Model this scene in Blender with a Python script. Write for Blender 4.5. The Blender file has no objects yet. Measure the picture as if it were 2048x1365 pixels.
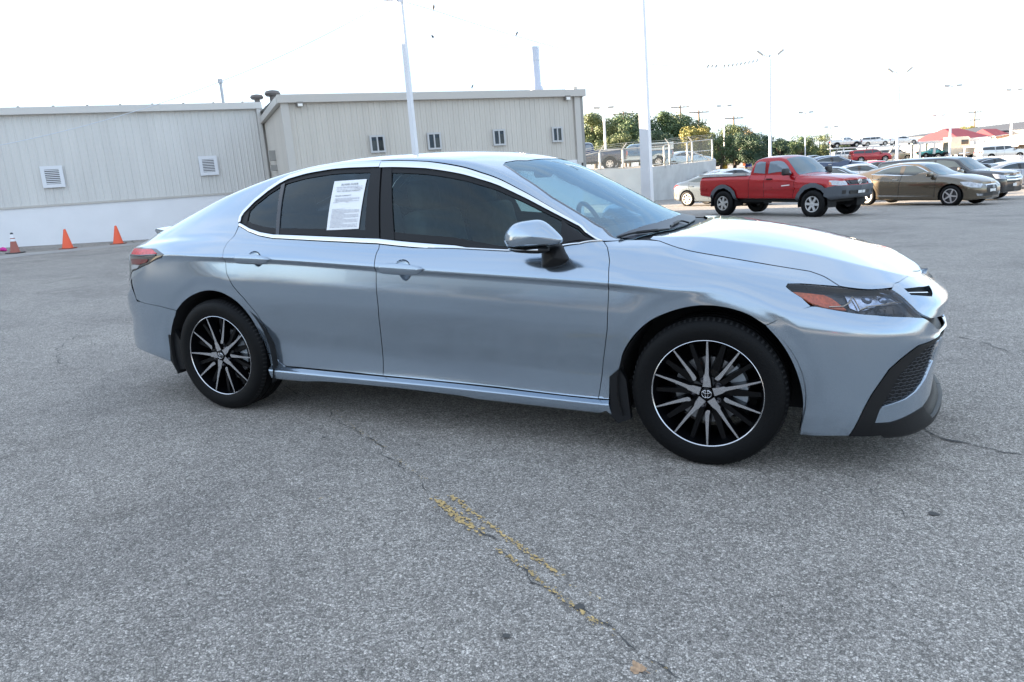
import bpy, bmesh, math, random
import numpy as np
from mathutils import Matrix, Vector
from mathutils.geometry import delaunay_2d_cdt

# ------------------------------------------------------------------ camera
SC = bpy.context.scene
COL = SC.collection
CAMP = np.array([1.9256, -3.9572, 1.3007]); YAW, PITCH, ROLL, FOC = -.4369, .2277, -.0497, 1447.5
def cam_axes():
    f = np.array([math.sin(YAW)*math.cos(PITCH), math.cos(YAW)*math.cos(PITCH), -math.sin(PITCH)])
    r = np.array([math.cos(YAW), -math.sin(YAW), 0.0]); u = np.cross(r, f)
    return f, math.cos(ROLL)*r+math.sin(ROLL)*u, -math.sin(ROLL)*r+math.cos(ROLL)*u
CF, CR, CU = cam_axes()
cd = bpy.data.cameras.new('camera'); cam = bpy.data.objects.new('camera', cd); COL.objects.link(cam)
M = Matrix.Identity(4)
for i in range(3):
    M[i][0] = CR[i]; M[i][1] = CU[i]; M[i][2] = -CF[i]; M[i][3] = CAMP[i]
cam.matrix_world = M
cd.sensor_fit = 'HORIZONTAL'; cd.sensor_width = 36.0; cd.lens = FOC/2048*36.0
cd.clip_start = .05; cd.clip_end = 4000
SC.camera = cam
# horizontal view basis: LAT to the picture's right, DEP away from the camera
DEPV = np.array([math.sin(YAW), math.cos(YAW), 0.0]); LATV = np.array([math.cos(YAW), -math.sin(YAW), 0.0])
def ld(lat, dep, z=0.0): return CAMP*np.array([1, 1, 0]) + LATV*lat + DEPV*dep + np.array([0, 0, z])
def tolat(p): q = np.asarray(p)[..., :3]-CAMP; return q@LATV, q@DEPV
def ray(px, py): return CF + CR*(px-1024)/FOC - CU*(py-682.5)/FOC
def project(P):
    d = np.asarray(P)-CAMP; dep = d@CF
    return np.stack([1024+FOC*(d@CR)/dep, 682.5-FOC*(d@CU)/dep], -1)
# plumb direction: vertical things (poles, walls) lean a little against the sloping lot
GV = ray(1597, 7850); GUP = -GV/np.linalg.norm(GV)

# ------------------------------------------------------------------ world, sun, exposure
SUN_EL, SUN_SIDE = math.radians(11), -.30
w = bpy.data.worlds.new('World'); SC.world = w; w.use_nodes = True
sd = -(LATV + SUN_SIDE*DEPV); sd /= np.linalg.norm(sd)
SUNDIR = sd*math.cos(SUN_EL)+np.array([0, 0, math.sin(SUN_EL)])
nt = w.node_tree; sky = nt.nodes.new('ShaderNodeTexSky'); sky.sky_type = 'NISHITA'; sky.sun_disc = False
sky.sun_elevation = SUN_EL; sky.sun_rotation = math.atan2(SUNDIR[0], SUNDIR[1])
sky.air_density = 1.0; sky.dust_density = .4; sky.ozone_density = 2.0; sky.altitude = 200
bg = nt.nodes['Background']; bg.inputs[1].default_value = .08
hs = nt.nodes.new('ShaderNodeHueSaturation'); hs.inputs['Saturation'].default_value = 1.0; nt.links.new(sky.outputs[0], hs.inputs['Color'])
# thin high cloud: pale veil with streaks, the same all round
tcw = nt.nodes.new('ShaderNodeTexCoord'); mpw = nt.nodes.new('ShaderNodeMapping'); mpw.inputs['Scale'].default_value = (1.2, 1.2, 4.5); nt.links.new(tcw.outputs['Generated'], mpw.inputs['Vector'])
nzw = nt.nodes.new('ShaderNodeTexNoise'); nzw.inputs['Scale'].default_value = 2.2; nzw.inputs['Detail'].default_value = 7; nzw.inputs['Roughness'].default_value = .6; nt.links.new(mpw.outputs[0], nzw.inputs['Vector'])
mrw = nt.nodes.new('ShaderNodeMapRange'); mrw.inputs[1].default_value = .38; mrw.inputs[2].default_value = .66; mrw.inputs[3].default_value = .0; mrw.inputs[4].default_value = 1.; nt.links.new(nzw.outputs['Fac'], mrw.inputs[0])
vlw = nt.nodes.new('ShaderNodeMix'); vlw.data_type = 'RGBA'; vlw.inputs['A'].default_value = (1.30, 1.74, 2.36, 1); vlw.inputs['B'].default_value = (2.2, 2.3, 2.42, 1); nt.links.new(mrw.outputs[0], vlw.inputs['Factor'])
mxw = nt.nodes.new('ShaderNodeMix'); mxw.data_type = 'RGBA'; mxw.inputs['Factor'].default_value = .80; nt.links.new(vlw.outputs['Result'], mxw.inputs['B']); nt.links.new(hs.outputs[0], mxw.inputs['A'])
nt.links.new(mxw.outputs['Result'], bg.inputs[0])
sl = bpy.data.lights.new('sun', 'SUN'); sl.energy = 5.0; sl.angle = math.radians(.5); sl.color = (1, .80, .58)
so = bpy.data.objects.new('sun', sl); COL.objects.link(so)
so.rotation_euler = Vector(SUNDIR).to_track_quat('Z', 'Y').to_euler(); so.location = (0, 0, 30)
SC.view_settings.view_transform = 'Standard'; SC.view_settings.look = 'None'; SC.view_settings.gamma = 1
SC.view_settings.exposure = 3.12
SC.cycles.max_bounces = 8; SC.cycles.transparent_max_bounces = 12

# ------------------------------------------------------------------ materials
MATS = {}
def mat(name, col, rough=.5, metal=0., coat=0., var=0., vscale=8., bump=0., bscale=60., spec=.5, trans=0., emit=None, streak=False):
    if name in MATS: return MATS[name]
    m = bpy.data.materials.new(name); m.use_nodes = True; MATS[name] = m
    n = m.node_tree.nodes; l = m.node_tree.links; b = n['Principled BSDF']
    b.inputs['Base Color'].default_value = (*col, 1); b.inputs['Roughness'].default_value = rough
    b.inputs['Metallic'].default_value = metal; b.inputs['Coat Weight'].default_value = coat
    b.inputs['Coat Roughness'].default_value = .03; b.inputs['Specular IOR Level'].default_value = spec
    b.inputs['Transmission Weight'].default_value = trans
    if emit: b.inputs['Emission Color'].default_value = (*emit[:3], 1); b.inputs['Emission Strength'].default_value = emit[3]
    tc = n.new('ShaderNodeTexCoord')
    if var > 0:
        nz = n.new('ShaderNodeTexNoise'); nz.inputs['Scale'].default_value = vscale; nz.inputs['Detail'].default_value = 6
        if streak:                                                  # rain streaks running down the whole wall
            ge = n.new('ShaderNodeNewGeometry'); mp = n.new('ShaderNodeMapping'); mp.inputs['Scale'].default_value = (1, 1, .12); l.new(ge.outputs['Position'], mp.inputs['Vector']); l.new(mp.outputs[0], nz.inputs['Vector'])
        else: l.new(tc.outputs['Object'], nz.inputs['Vector'])
        mx = n.new('ShaderNodeMix'); mx.data_type = 'RGBA'
        mx.inputs['A'].default_value = (*[c*(1-var) for c in col], 1); mx.inputs['B'].default_value = (*[min(1, c*(1+var)) for c in col], 1)
        mr = n.new('ShaderNodeMapRange'); mr.inputs[1].default_value = .3; mr.inputs[2].default_value = .7
        l.new(nz.outputs['Fac'], mr.inputs[0]); l.new(mr.outputs[0], mx.inputs['Factor']); l.new(mx.outputs['Result'], b.inputs['Base Color'])
    if bump > 0:
        nb = n.new('ShaderNodeTexNoise'); nb.inputs['Scale'].default_value = bscale; nb.inputs['Detail'].default_value = 4
        l.new(tc.outputs['Object'], nb.inputs['Vector'])
        bp = n.new('ShaderNodeBump'); bp.inputs['Strength'].default_value = bump; bp.inputs['Distance'].default_value = .01
        l.new(nb.outputs['Fac'], bp.inputs['Height']); l.new(bp.outputs['Normal'], b.inputs['Normal'])
    return m
def glass(name, tint, refl=1.0, ior=1.5, rough=.0):
    """one-sheet window glass: clear tint seen through, mirror reflection growing to grazing angles"""
    if name in MATS: return MATS[name]
    m = bpy.data.materials.new(name); m.use_nodes = True; MATS[name] = m
    n = m.node_tree.nodes; l = m.node_tree.links; n.clear()
    o = n.new('ShaderNodeOutputMaterial'); mx = n.new('ShaderNodeMixShader'); fr = n.new('ShaderNodeFresnel')
    fr.inputs['IOR'].default_value = ior
    t = n.new('ShaderNodeBsdfTransparent'); t.inputs[0].default_value = (*tint, 1)
    g = n.new('ShaderNodeBsdfGlossy'); g.inputs['Color'].default_value = (*(refl if isinstance(refl, tuple) else (refl,)*3), 1); g.inputs['Roughness'].default_value = rough
    l.new(fr.outputs[0], mx.inputs[0]); l.new(t.outputs[0], mx.inputs[1]); l.new(g.outputs[0], mx.inputs[2]); l.new(mx.outputs[0], o.inputs[0])
    return m

# ------------------------------------------------------------------ objects and meshes
def tag(o, label=None, cat=None, group=None, kind=None):
    if label: o['label'] = label
    if cat: o['category'] = cat
    if group: o['group'] = group
    if kind: o['kind'] = kind
    return o
def empty(name, loc=(0, 0, 0), rz=0, parent=None):
    o = bpy.data.objects.new(name, None); COL.objects.link(o); o.empty_display_size = .2
    o.location = Vector([float(c) for c in loc]); o.rotation_euler = (0, 0, rz); o.parent = parent
    return o
def mesh(name, V, F, m, parent=None, smooth=False, normals=None, mi=None):
    me = bpy.data.meshes.new(name)
    V = np.asarray(V, float)
    me.from_pydata(V.tolist(), [], [tuple(int(i) for i in f) for f in F])
    for mm in (m if isinstance(m, (list, tuple)) else [m]): me.materials.append(mm)
    if mi is not None: me.polygons.foreach_set('material_index', np.asarray(mi, dtype=np.int32))
    if smooth or normals is not None: me.polygons.foreach_set('use_smooth', np.ones(len(me.polygons), dtype=bool))
    if normals is not None: me.normals_split_custom_set_from_vertices(np.asarray(normals, float).tolist())
    me.update()
    o = bpy.data.objects.new(name, me); COL.objects.link(o); o.parent = parent
    return o
def clone(o, parent=None, loc=None):
    c = o.copy(); COL.objects.link(c); c.parent = parent
    if loc is not None: c.location = Vector([float(x) for x in loc])
    for ch in o.children: clone(ch, c)
    return c
class MB:
    """collects shapes into one mesh"""
    def __init__(s): s.V = []; s.F = []; s.I = []; s.k = 0
    def add(s, V, F):
        b = len(s.V); s.V += [tuple(map(float, v)) for v in V]; s.F += [tuple(i+b for i in f) for f in F]; s.I += [s.k]*len(F); return s
    def box(s, c, d, ax=None):
        c = np.array(c, float); h = np.array(d, float)/2; A = np.eye(3) if ax is None else np.array(ax, float)
        V = [c+A[0]*h[0]*i+A[1]*h[1]*j+A[2]*h[2]*k for k in (-1, 1) for j in (-1, 1) for i in (-1, 1)]
        return s.add(V, [(0, 2, 3, 1), (4, 5, 7, 6), (0, 1, 5, 4), (2, 6, 7, 3), (0, 4, 6, 2), (1, 3, 7, 5)])
    def bar(s, a, b, w, h=None, up=(0, 0, 1)):
        a = np.array(a, float); b = np.array(b, float); d = b-a; L = np.linalg.norm(d); d /= L
        u = np.array(up, float); r = np.cross(d, u)
        if np.linalg.norm(r) < 1e-6: r = np.cross(d, np.array([1., 0, 0]))
        r /= np.linalg.norm(r); u = np.cross(r, d)
        return s.box((a+b)/2, (L, w, h or w), (d, r, u))
    def tube(s, pts, rad, n=8, cap=True, closed=False):
        P = np.array(pts, float); k = len(P); rad = np.broadcast_to(np.asarray(rad, float), (k,))
        T = np.gradient(P, axis=0) if not closed else np.roll(P, -1, 0)-np.roll(P, 1, 0)
        T /= np.maximum(np.linalg.norm(T, axis=1), 1e-9)[:, None]
        ref = np.array([0, 0, 1.]) if abs(T[0][2]) < .9 else np.array([1., 0, 0])
        V = []
        for i in range(k):
            r = np.cross(T[i], ref); r /= np.linalg.norm(r); q = np.cross(r, T[i]); 
            for j in range(n):
                a = 2*math.pi*j/n; V.append(P[i]+rad[i]*(math.cos(a)*r+math.sin(a)*q))
        F = [(i*n+j, i*n+(j+1) % n, ((i+1) % k)*n+(j+1) % n, ((i+1) % k)*n+j) for i in range(k if closed else k-1) for j in range(n)]
        if cap and not closed: F += [tuple(range(n))[::-1], tuple((k-1)*n+j for j in range(n))]
        return s.add(V, F)
    def lathe(s, prof, n=48, c=(0, 0, 0), axis=1, closed=False):
        """prof: (radius, height) pairs turned about an axis (1 = y, 2 = z)"""
        V = []; k = len(prof)
        for i in range(n):
            a = 2*math.pi*i/n; ca, sa = math.cos(a), math.sin(a)
            for r, h in prof:
                V.append((c[0]+r*ca, c[1]+h, c[2]+r*sa) if axis == 1 else (c[0]+r*ca, c[1]+r*sa, c[2]+h))
        F = [(i*k+j, ((i+1) % n)*k+j, ((i+1) % n)*k+j+1, i*k+j+1) for i in range(n) for j in range(k-1)]
        if closed: F += [(i*k+k-1, ((i+1) % n)*k+k-1, ((i+1) % n)*k, i*k) for i in range(n)]
        return s.add(V, F)
    def prism(s, poly, off):
        """polygon (3D points) extruded by vector off"""
        P = [np.array(p, float) for p in poly]; n = len(P); o = np.array(off, float)
        V = P+[p+o for p in P]
        return s.add(V, [tuple(range(n))[::-1], tuple(range(n, 2*n))]+[(i, (i+1) % n, n+(i+1) % n, n+i) for i in range(n)])
    def grid(s, G):
        a, b = G.shape[:2]
        return s.add(G.reshape(-1, 3), [(i*b+j, (i+1)*b+j, (i+1)*b+j+1, i*b+j+1) for i in range(a-1) for j in range(b-1)])
    def mat(s, k): s.k = k; return s
    def build(s, name, m, parent=None, smooth=False, angle=None):
        o = mesh(name, s.V, s.F, m, parent, smooth, mi=s.I if isinstance(m, (list, tuple)) else None)
        bm = bmesh.new(); bm.from_mesh(o.data); bmesh.ops.recalc_face_normals(bm, faces=bm.faces)
        if angle is not None:
            a = math.radians(angle)
            for e in bm.edges:
                if len(e.link_faces) == 2: e.smooth = e.calc_face_angle(0) < a
            for f in bm.faces: f.smooth = True
        bm.to_mesh(o.data); bm.free()
        return o

# ------------------------------------------------------------------ curves and surfaces
def pchip(x, y, q):
    """monotone cubic interpolation along axis 0"""
    x = np.asarray(x, float); y = np.asarray(y, float); q = np.asarray(q, float)
    one = y.ndim == 1
    if one: y = y[:, None]
    h = np.diff(x); d = np.diff(y, axis=0)/h[:, None]; m = np.zeros_like(y)
    m[0] = d[0]; m[-1] = d[-1]
    for i in range(1, len(x)-1):
        w1 = 2*h[i]+h[i-1]; w2 = h[i]+2*h[i-1]
        ok = d[i-1]*d[i] > 0
        with np.errstate(divide='ignore', invalid='ignore'):
            m[i] = np.where(ok, (w1+w2)/(w1/d[i-1]+w2/d[i]), 0)
    k = np.clip(np.searchsorted(x, q)-1, 0, len(x)-2); t = ((q-x[k])/h[k])[:, None]; hh = h[k][:, None]
    t = np.clip(t, 0, 1)
    r = y[k]*(1+2*t)*(1-t)**2 + hh*m[k]*t*(1-t)**2 + y[k+1]*t*t*(3-2*t) + hh*m[k+1]*t*t*(t-1)
    return r[:, 0] if one else r
def lin(tab, q):
    a = np.array(tab, float); return np.stack([np.interp(q, a[:, 0], a[:, i]) for i in range(1, a.shape[1])], -1)
def smt(tab, q):
    a = np.array(tab, float); return pchip(a[:, 0], a[:, 1:], np.atleast_1d(q))
def spline(pts, n):
    """Catmull-Rom through points, n samples evenly spaced along it"""
    P = np.array(pts, float); t = np.r_[0, np.cumsum(np.linalg.norm(np.diff(P, axis=0), axis=1)**.5)]
    m = np.gradient(P, t, axis=0); q = np.linspace(0, t[-1], 40*len(P)); k = np.clip(np.searchsorted(t, q)-1, 0, len(t)-2)
    h = (t[k+1]-t[k])[:, None]; s = ((q-t[k]))[:, None]/h
    C = P[k]*(1+2*s)*(1-s)**2 + h*m[k]*s*(1-s)**2 + P[k+1]*s*s*(3-2*s) + h*m[k+1]*s*s*(s-1)
    L = np.r_[0, np.cumsum(np.linalg.norm(np.diff(C, axis=0), axis=1))]; u = np.linspace(0, L[-1], n)
    return np.stack([np.interp(u, L, C[:, i]) for i in range(C.shape[1])], -1)
def resamp(P, step, closed=False):
    P = np.array(P, float)
    if closed: P = np.vstack([P, P[:1]])
    out = []
    for a, b in zip(P[:-1], P[1:]):
        k = max(1, int(math.ceil(np.linalg.norm(b-a)/step)))
        out += [a+(b-a)*i/k for i in range(k)]
    if not closed: out.append(P[-1])
    return np.array(out)
def inside(poly, Q):
    x, y = Q[:, 0], Q[:, 1]; c = np.zeros(len(Q), bool); n = len(poly); j = n-1
    for i in range(n):
        xi, yi = poly[i]; xj, yj = poly[j]
        if yi != yj: c ^= ((yi > y) != (yj > y)) & (x < (xj-xi)*(y-yi)/(yj-yi)+xi)
        j = i
    return c
def shrink(poly, g):
    """move a closed polygon's outline inwards by g"""
    P = np.array(poly, float); a = np.roll(P, 1, 0); b = np.roll(P, -1, 0)
    A = .5*np.sum(P[:, 0]*b[:, 1]-b[:, 0]*P[:, 1]); s = 1 if A > 0 else -1
    def nrm(d): d = d/np.maximum(np.linalg.norm(d, axis=1), 1e-9)[:, None]; return np.stack([-d[:, 1], d[:, 0]], -1)*s
    n = nrm(P-a)+nrm(b-P); l = np.linalg.norm(n, axis=1); n /= np.maximum(l, 1e-6)[:, None]
    return P+n*(g*np.minimum(2/np.maximum(l, .6), 2.5))[:, None]
class Surf:
    def __init__(s, G):
        s.G = G; nu, nv = G.shape[:2]
        s.u = np.r_[0, np.cumsum(np.linalg.norm(np.diff(G, axis=0), axis=2).mean(1))]
        s.v = np.r_[0, np.cumsum(np.linalg.norm(np.diff(G, axis=1), axis=2).mean(0))]
        N = np.cross(np.gradient(G, axis=0), np.gradient(G, axis=1)); N /= np.maximum(np.linalg.norm(N, axis=2), 1e-12)[..., None]
        mid = N[nu//2, nv//3]
        if mid[1] > 0: N = -N            # near side: outward is -y
        s.N = N
    def _w(s, uv):
        uv = np.asarray(uv, float); fi = np.interp(uv[:, 0], s.u, np.arange(len(s.u))); fj = np.interp(uv[:, 1], s.v, np.arange(len(s.v)))
        i = np.clip(fi.astype(int), 0, len(s.u)-2); j = np.clip(fj.astype(int), 0, len(s.v)-2); return i, j, (fi-i)[:, None], (fj-j)[:, None]
    def ev(s, uv, A=None):
        A = s.G if A is None else A; i, j, a, b = s._w(uv)
        return A[i, j]*(1-a)*(1-b)+A[i+1, j]*a*(1-b)+A[i, j+1]*(1-a)*b+A[i+1, j+1]*a*b
    def nr(s, uv): n = s.ev(uv, s.N); return n/np.maximum(np.linalg.norm(n, axis=1), 1e-9)[:, None]
    def pick(s, px):
        """photo pixels -> surface coordinates, where the line of sight meets the surface"""
        px = np.atleast_2d(np.asarray(px, float)); Q = project(s.G); face = np.einsum('ijk,ijk->ij', s.N, s.G-CAMP) < .02*np.linalg.norm(s.G-CAMP, axis=2)
        out = []
        for p in px:
            d = np.where(face, np.sum((Q-p)**2, -1), 1e12); i, j = np.unravel_index(np.argmin(d), d.shape)
            uv = np.array([[s.u[i], s.v[j]]]); h = .004
            for _ in range(12):
                q = s.ev(uv, Q)[0]; e = p-q
                if e@e < .01: break
                J = np.stack([(s.ev(uv+[[h, 0]], Q)[0]-s.ev(uv-[[h, 0]], Q)[0])/(2*h), (s.ev(uv+[[0, h]], Q)[0]-s.ev(uv-[[0, h]], Q)[0])/(2*h)], 1)
                try: st = np.linalg.lstsq(J, e, rcond=.02)[0]
                except Exception: break
                uv = uv+np.clip(st, -.03, .03)[None]
                uv[0, 0] = np.clip(uv[0, 0], 0, s.u[-1]); uv[0, 1] = np.clip(uv[0, 1], 0, s.v[-1])
            out.append(uv[0])
        return np.array(out)
    def at(s, i, j, P, lo=None):
        """surface coordinates of the grid point nearest to P in the coordinates i, j"""
        P = np.atleast_2d(P); out = []
        for p in P:
            d = (s.G[..., i]-p[0])**2+(s.G[..., j]-p[1])**2
            a, b = np.unravel_index(np.argmin(d), d.shape); out.append((s.u[a], s.v[b]))
        return np.array(out)
def tri(poly, step, holes=()):
    B = [resamp(poly, step*.8, True)]+[resamp(h, step*.8, True) for h in holes]
    pts = []; edges = []
    for b in B:
        k = len(pts); pts += b.tolist(); edges += [(k+i, k+(i+1) % len(b)) for i in range(len(b))]
    lo = B[0].min(0); hi = B[0].max(0)
    gx = np.arange(lo[0]+step/2, hi[0], step); gy = np.arange(lo[1]+step/2, hi[1], step)
    if len(gx) and len(gy):
        Q = np.stack(np.meshgrid(gx, gy), -1).reshape(-1, 2)
        ok = inside(B[0], Q)
        for h in B[1:]: ok &= ~inside(h, Q)
        Q = Q[ok]
        if len(Q):
            allb = np.vstack(B); keep = np.ones(len(Q), bool)
            for k in range(0, len(Q), 2000):
                dd = ((Q[k:k+2000, None]-allb[None])**2).sum(-1).min(1); keep[k:k+2000] = dd > (step*.45)**2
            pts += Q[keep].tolist()
    r = delaunay_2d_cdt([Vector(p) for p in pts], edges, [], 0, 1e-7)
    V = np.array([tuple(v) for v in r[0]]); F = np.array([f for f in r[2]])
    c = V[F].mean(1); ok = inside(B[0], c)
    for h in B[1:]: ok &= ~inside(h, c)
    return V, F[ok], B
def panel(name, surf, poly, m, parent, step=.02, gap=.0, flange=.012, off=0., mirror='none', holes=(), thick=None):
    """a sheet cut from a surface along an outline, with turned-in edges. mirror: none, pair (second object), whole (joined halves)"""
    poly = np.array(poly, float)
    if gap: poly = shrink(resamp(poly, .02, True), gap)
    V2, F, B = tri(poly, step, holes)
    P = surf.ev(V2); N = surf.nr(V2); P = P+N*off
    a = P[F]; fn = np.cross(a[:, 1]-a[:, 0], a[:, 2]-a[:, 0]); flip = np.einsum('ij,ij->i', fn, N[F].mean(1)) < 0
    F[flip] = F[flip][:, ::-1]
    V = P.tolist(); NN = N.tolist(); FF = [tuple(f) for f in F]
    if flange:
        for b in B:
            p = surf.ev(b); n = surf.nr(b); p = p+n*off; k = len(V); c = len(b)
            t = np.roll(p, -1, 0)-np.roll(p, 1, 0); o = np.cross(t, n); o /= np.maximum(np.linalg.norm(o, axis=1), 1e-9)[:, None]
            cen = p.mean(0); 
            if np.einsum('ij,ij->', o, p-cen) < 0: o = -o
            V += p.tolist()+(p-n*flange).tolist(); NN += (o*.8+n*.6).tolist()+o.tolist()
            FF += [(k+i, k+(i+1) % c, k+c+(i+1) % c, k+c+i) for i in range(c)]
    V = np.array(V); NN = np.array(NN)
    NN /= np.maximum(np.linalg.norm(NN, axis=1), 1e-9)[:, None]
    if mirror == 'whole':
        k = len(V); V = np.vstack([V, V*[1, -1, 1]]); NN = np.vstack([NN, NN*[1, -1, 1]]); FF = FF+[tuple(i+k for i in f[::-1]) for f in FF]
    o = mesh(name, V, FF, m, parent, True, NN)
    if mirror == 'pair':
        o2 = mesh(name, V*[1, -1, 1], [f[::-1] for f in FF], m, parent, True, NN*[1, -1, 1]); return o, o2
    return o
# ================================================================== the silver sedan (x forward, origin between the axles)
PAINT = mat('silver_paint', (.335, .405, .485), .17, .82, 1.0)
BLACKGLOSS = mat('gloss_black', (.012, .014, .02), .12, 0, .6)
BLACKTRIM = mat('black_plastic', (.007, .0075, .009), .45, spec=.3, bump=.15, bscale=300)
BLACKDULL = mat('dark_underbody', (.008, .008, .009), .8)
CHROME = mat('chrome', (.78, .79, .80), .12, 1)
RUBBER = mat('tyre_rubber', (.004, .0043, .005), .55, bump=.2, bscale=150, spec=.16)
ALLOY = mat('machined_alloy', (.62, .63, .66), .22, 1)
RIMBLACK = mat('rim_black', (.002, .0022, .003), .3, 0, .08, spec=.2)
STEEL = mat('brake_steel', (.32, .33, .35), .38, 1)
NUT = mat('nut_steel', (.2, .2, .22), .3, 1)
GLASS_F = glass('front_side_glass', (.50, .64, .62), (.78, .94, 1.), ior=1.52)
GLASS_R = glass('privacy_glass', (.25, .30, .33), (.78, .92, 1.), ior=1.62)
GLASS_W = glass('windscreen_glass', (.58, .76, .84), (.66, .86, 1.), ior=2.5)
CABIN = mat('cabin_fabric', (.11, .11, .112), .8, var=.2, vscale=20)
LENS = glass('lamp_lens', (.9, .9, .92))
CAR = empty('silver_sedan')
tag(CAR, 'silver blue four door sedan with black and machined alloy wheels parked on grey asphalt', 'car')

OUTLINE = [(-2.50, 0), (-2.49, .30), (-2.46, .50), (-2.395, .665), (-2.30, .775), (-2.10, .855), (-1.80, .900), (-1.41, .915), (-1.0, .917), (-.5, .918),
           (0, .918), (.5, .918), (1.0, .918), (1.41, .918), (1.75, .903), (1.95, .865), (2.10, .80), (2.22, .695), (2.30, .56), (2.345, .38), (2.372, .19), (2.38, 0)]
STN = [((-2.50, 0), '.24/.10 .26/.05 .30/.03 .36/.03 .45/.02 .55/.0 .62/.0 .68/.03 .72/.06 .85/.10 .95/.12 1.0/.14'),
       ((-2.46, .50), '.25/.09 .262/.04 .30/.02 .36/.02 .45/.015 .55/.0 .62/.0 .68/.03 .72/.055 .86/.09 .95/.12 .995/.17'),
       ((-2.30, .775), '.26/.06 .27/.01 .31/.0 .38/.0 .48/.008 .58/.0 .64/.0 .70/.022 .76/.035 .90/.055 .955/.10 .985/.17'),
       ((-2.10, .855), '.27/.06 .28/.01 .32/.0 .40/.0 .50/.0 .60/.0 .70/.0 .80/.008 .86/.018 .93/.04 .972/.085 .99/.14'),
       ((-1.70, .905), '.23/.07 .24/.02 .30/.02 .36/.02 .48/.01 .60/.002 .74/.0 .90/.004 .925/.002 .965/.03 1.0/.07 1.022/.12'),
       ((-1.41, .915), '.21/.07 .22/.03 .28/.03 .30/.042 .45/.036 .58/.014 .70/.0 .898/.003 .916/.0 .96/.022 1.0/.055 1.03/.10'),
       ((-1.0, .917), '.20/.07 .215/.03 .262/.02 .288/.056 .40/.056 .55/.026 .70/.004 .887/.004 .905/.0 .95/.018 .985/.042 1.003/.073'),
       ((0, .918), '.195/.07 .21/.03 .256/.018 .278/.056 .37/.064 .50/.038 .66/.005 .836/.004 .855/.0 .895/.013 .93/.036 .956/.068'),
       ((.9, .918), '.18/.07 .195/.03 .24/.018 .260/.055 .36/.06 .48/.034 .62/.006 .790/.004 .808/.0 .86/.015 .92/.05 .957/.09'),
       ((1.15, .918), '.175/.07 .19/.03 .235/.02 .265/.04 .37/.03 .49/.014 .61/.002 .77/.003 .790/.0 .845/.022 .915/.085 .955/.15'),
       ((1.41, .918), '.17/.07 .18/.03 .23/.02 .27/.02 .38/.015 .5/.006 .6/.0 .715/.0 .755/.003 .83/.03 .885/.09 .915/.175'),
       ((1.75, .903), '.165/.07 .175/.03 .23/.02 .28/.015 .38/.008 .48/.002 .56/.0 .63/.0 .68/.008 .75/.045 .81/.11 .85/.19'),
       ((2.10, .80), '.15/.06 .165/.02 .20/.005 .26/.0 .36/.0 .46/.0 .55/.0 .60/.0 .635/.01 .68/.045 .74/.09 .785/.135'),
       ((2.25, .66), '.14/.07 .155/.02 .19/.01 .25/.01 .35/.012 .45/.008 .54/.0 .59/.006 .625/.012 .675/.03 .73/.07 .78/.125'),
       ((2.345, .38), '.14/.07 .155/.01 .19/.005 .24/.03 .34/.035 .45/.018 .53/.0 .575/.03 .61/.012 .66/.008 .71/.045 .765/.12'),
       ((2.38, 0), '.14/.07 .155/.0 .19/.0 .24/.03 .34/.04 .45/.02 .525/.0 .57/.035 .60/.01 .655/.0 .70/.04 .755/.12')]
RAIL = [(-2.6, .50, 1.03), (-2.2, .60, 1.03), (-2.05, .63, 1.055), (-1.8, .64, 1.135), (-1.5, .635, 1.238), (-1.2, .622, 1.318), (-.99, .612, 1.363), (-.8, .606, 1.39),
        (-.61, .602, 1.402), (-.31, .60, 1.405), (-.03, .605, 1.39), (.13, .612, 1.372), (.28, .622, 1.335), (.48, .645, 1.25), (.64, .67, 1.16), (.79, .70, 1.072),
        (.90, .735, 1.005), (1.0, .76, .985), (1.15, .70, .985), (1.3, .625, .980), (1.5, .60, .952), (1.8, .575, .895), (2.0, .55, .842), (2.15, .50, .80), (2.25, .38, .765), (2.4, .1, .75)]
CENT = [(-2.6, 1.04), (-2.4, 1.055), (-2.2, 1.072), (-2.09, 1.095), (-1.95, 1.16), (-1.7, 1.26), (-1.4, 1.35), (-1.15, 1.404), (-.8, 1.437), (-.5, 1.447), (-.2, 1.443), (.1, 1.425),
        (.28, 1.398), (.42, 1.357), (.6, 1.268), (.8, 1.163), (1.0, 1.055), (1.1, 1.003), (1.16, .985), (1.25, .992), (1.46, .983), (1.63, .957), (1.8, .919), (1.96, .873), (2.12, .815), (2.25, .762), (2.4, .74)]
def smoothstep(a, b, x): t = np.clip((x-a)/(b-a), 0, 1); return t*t*(3-2*t)
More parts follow.
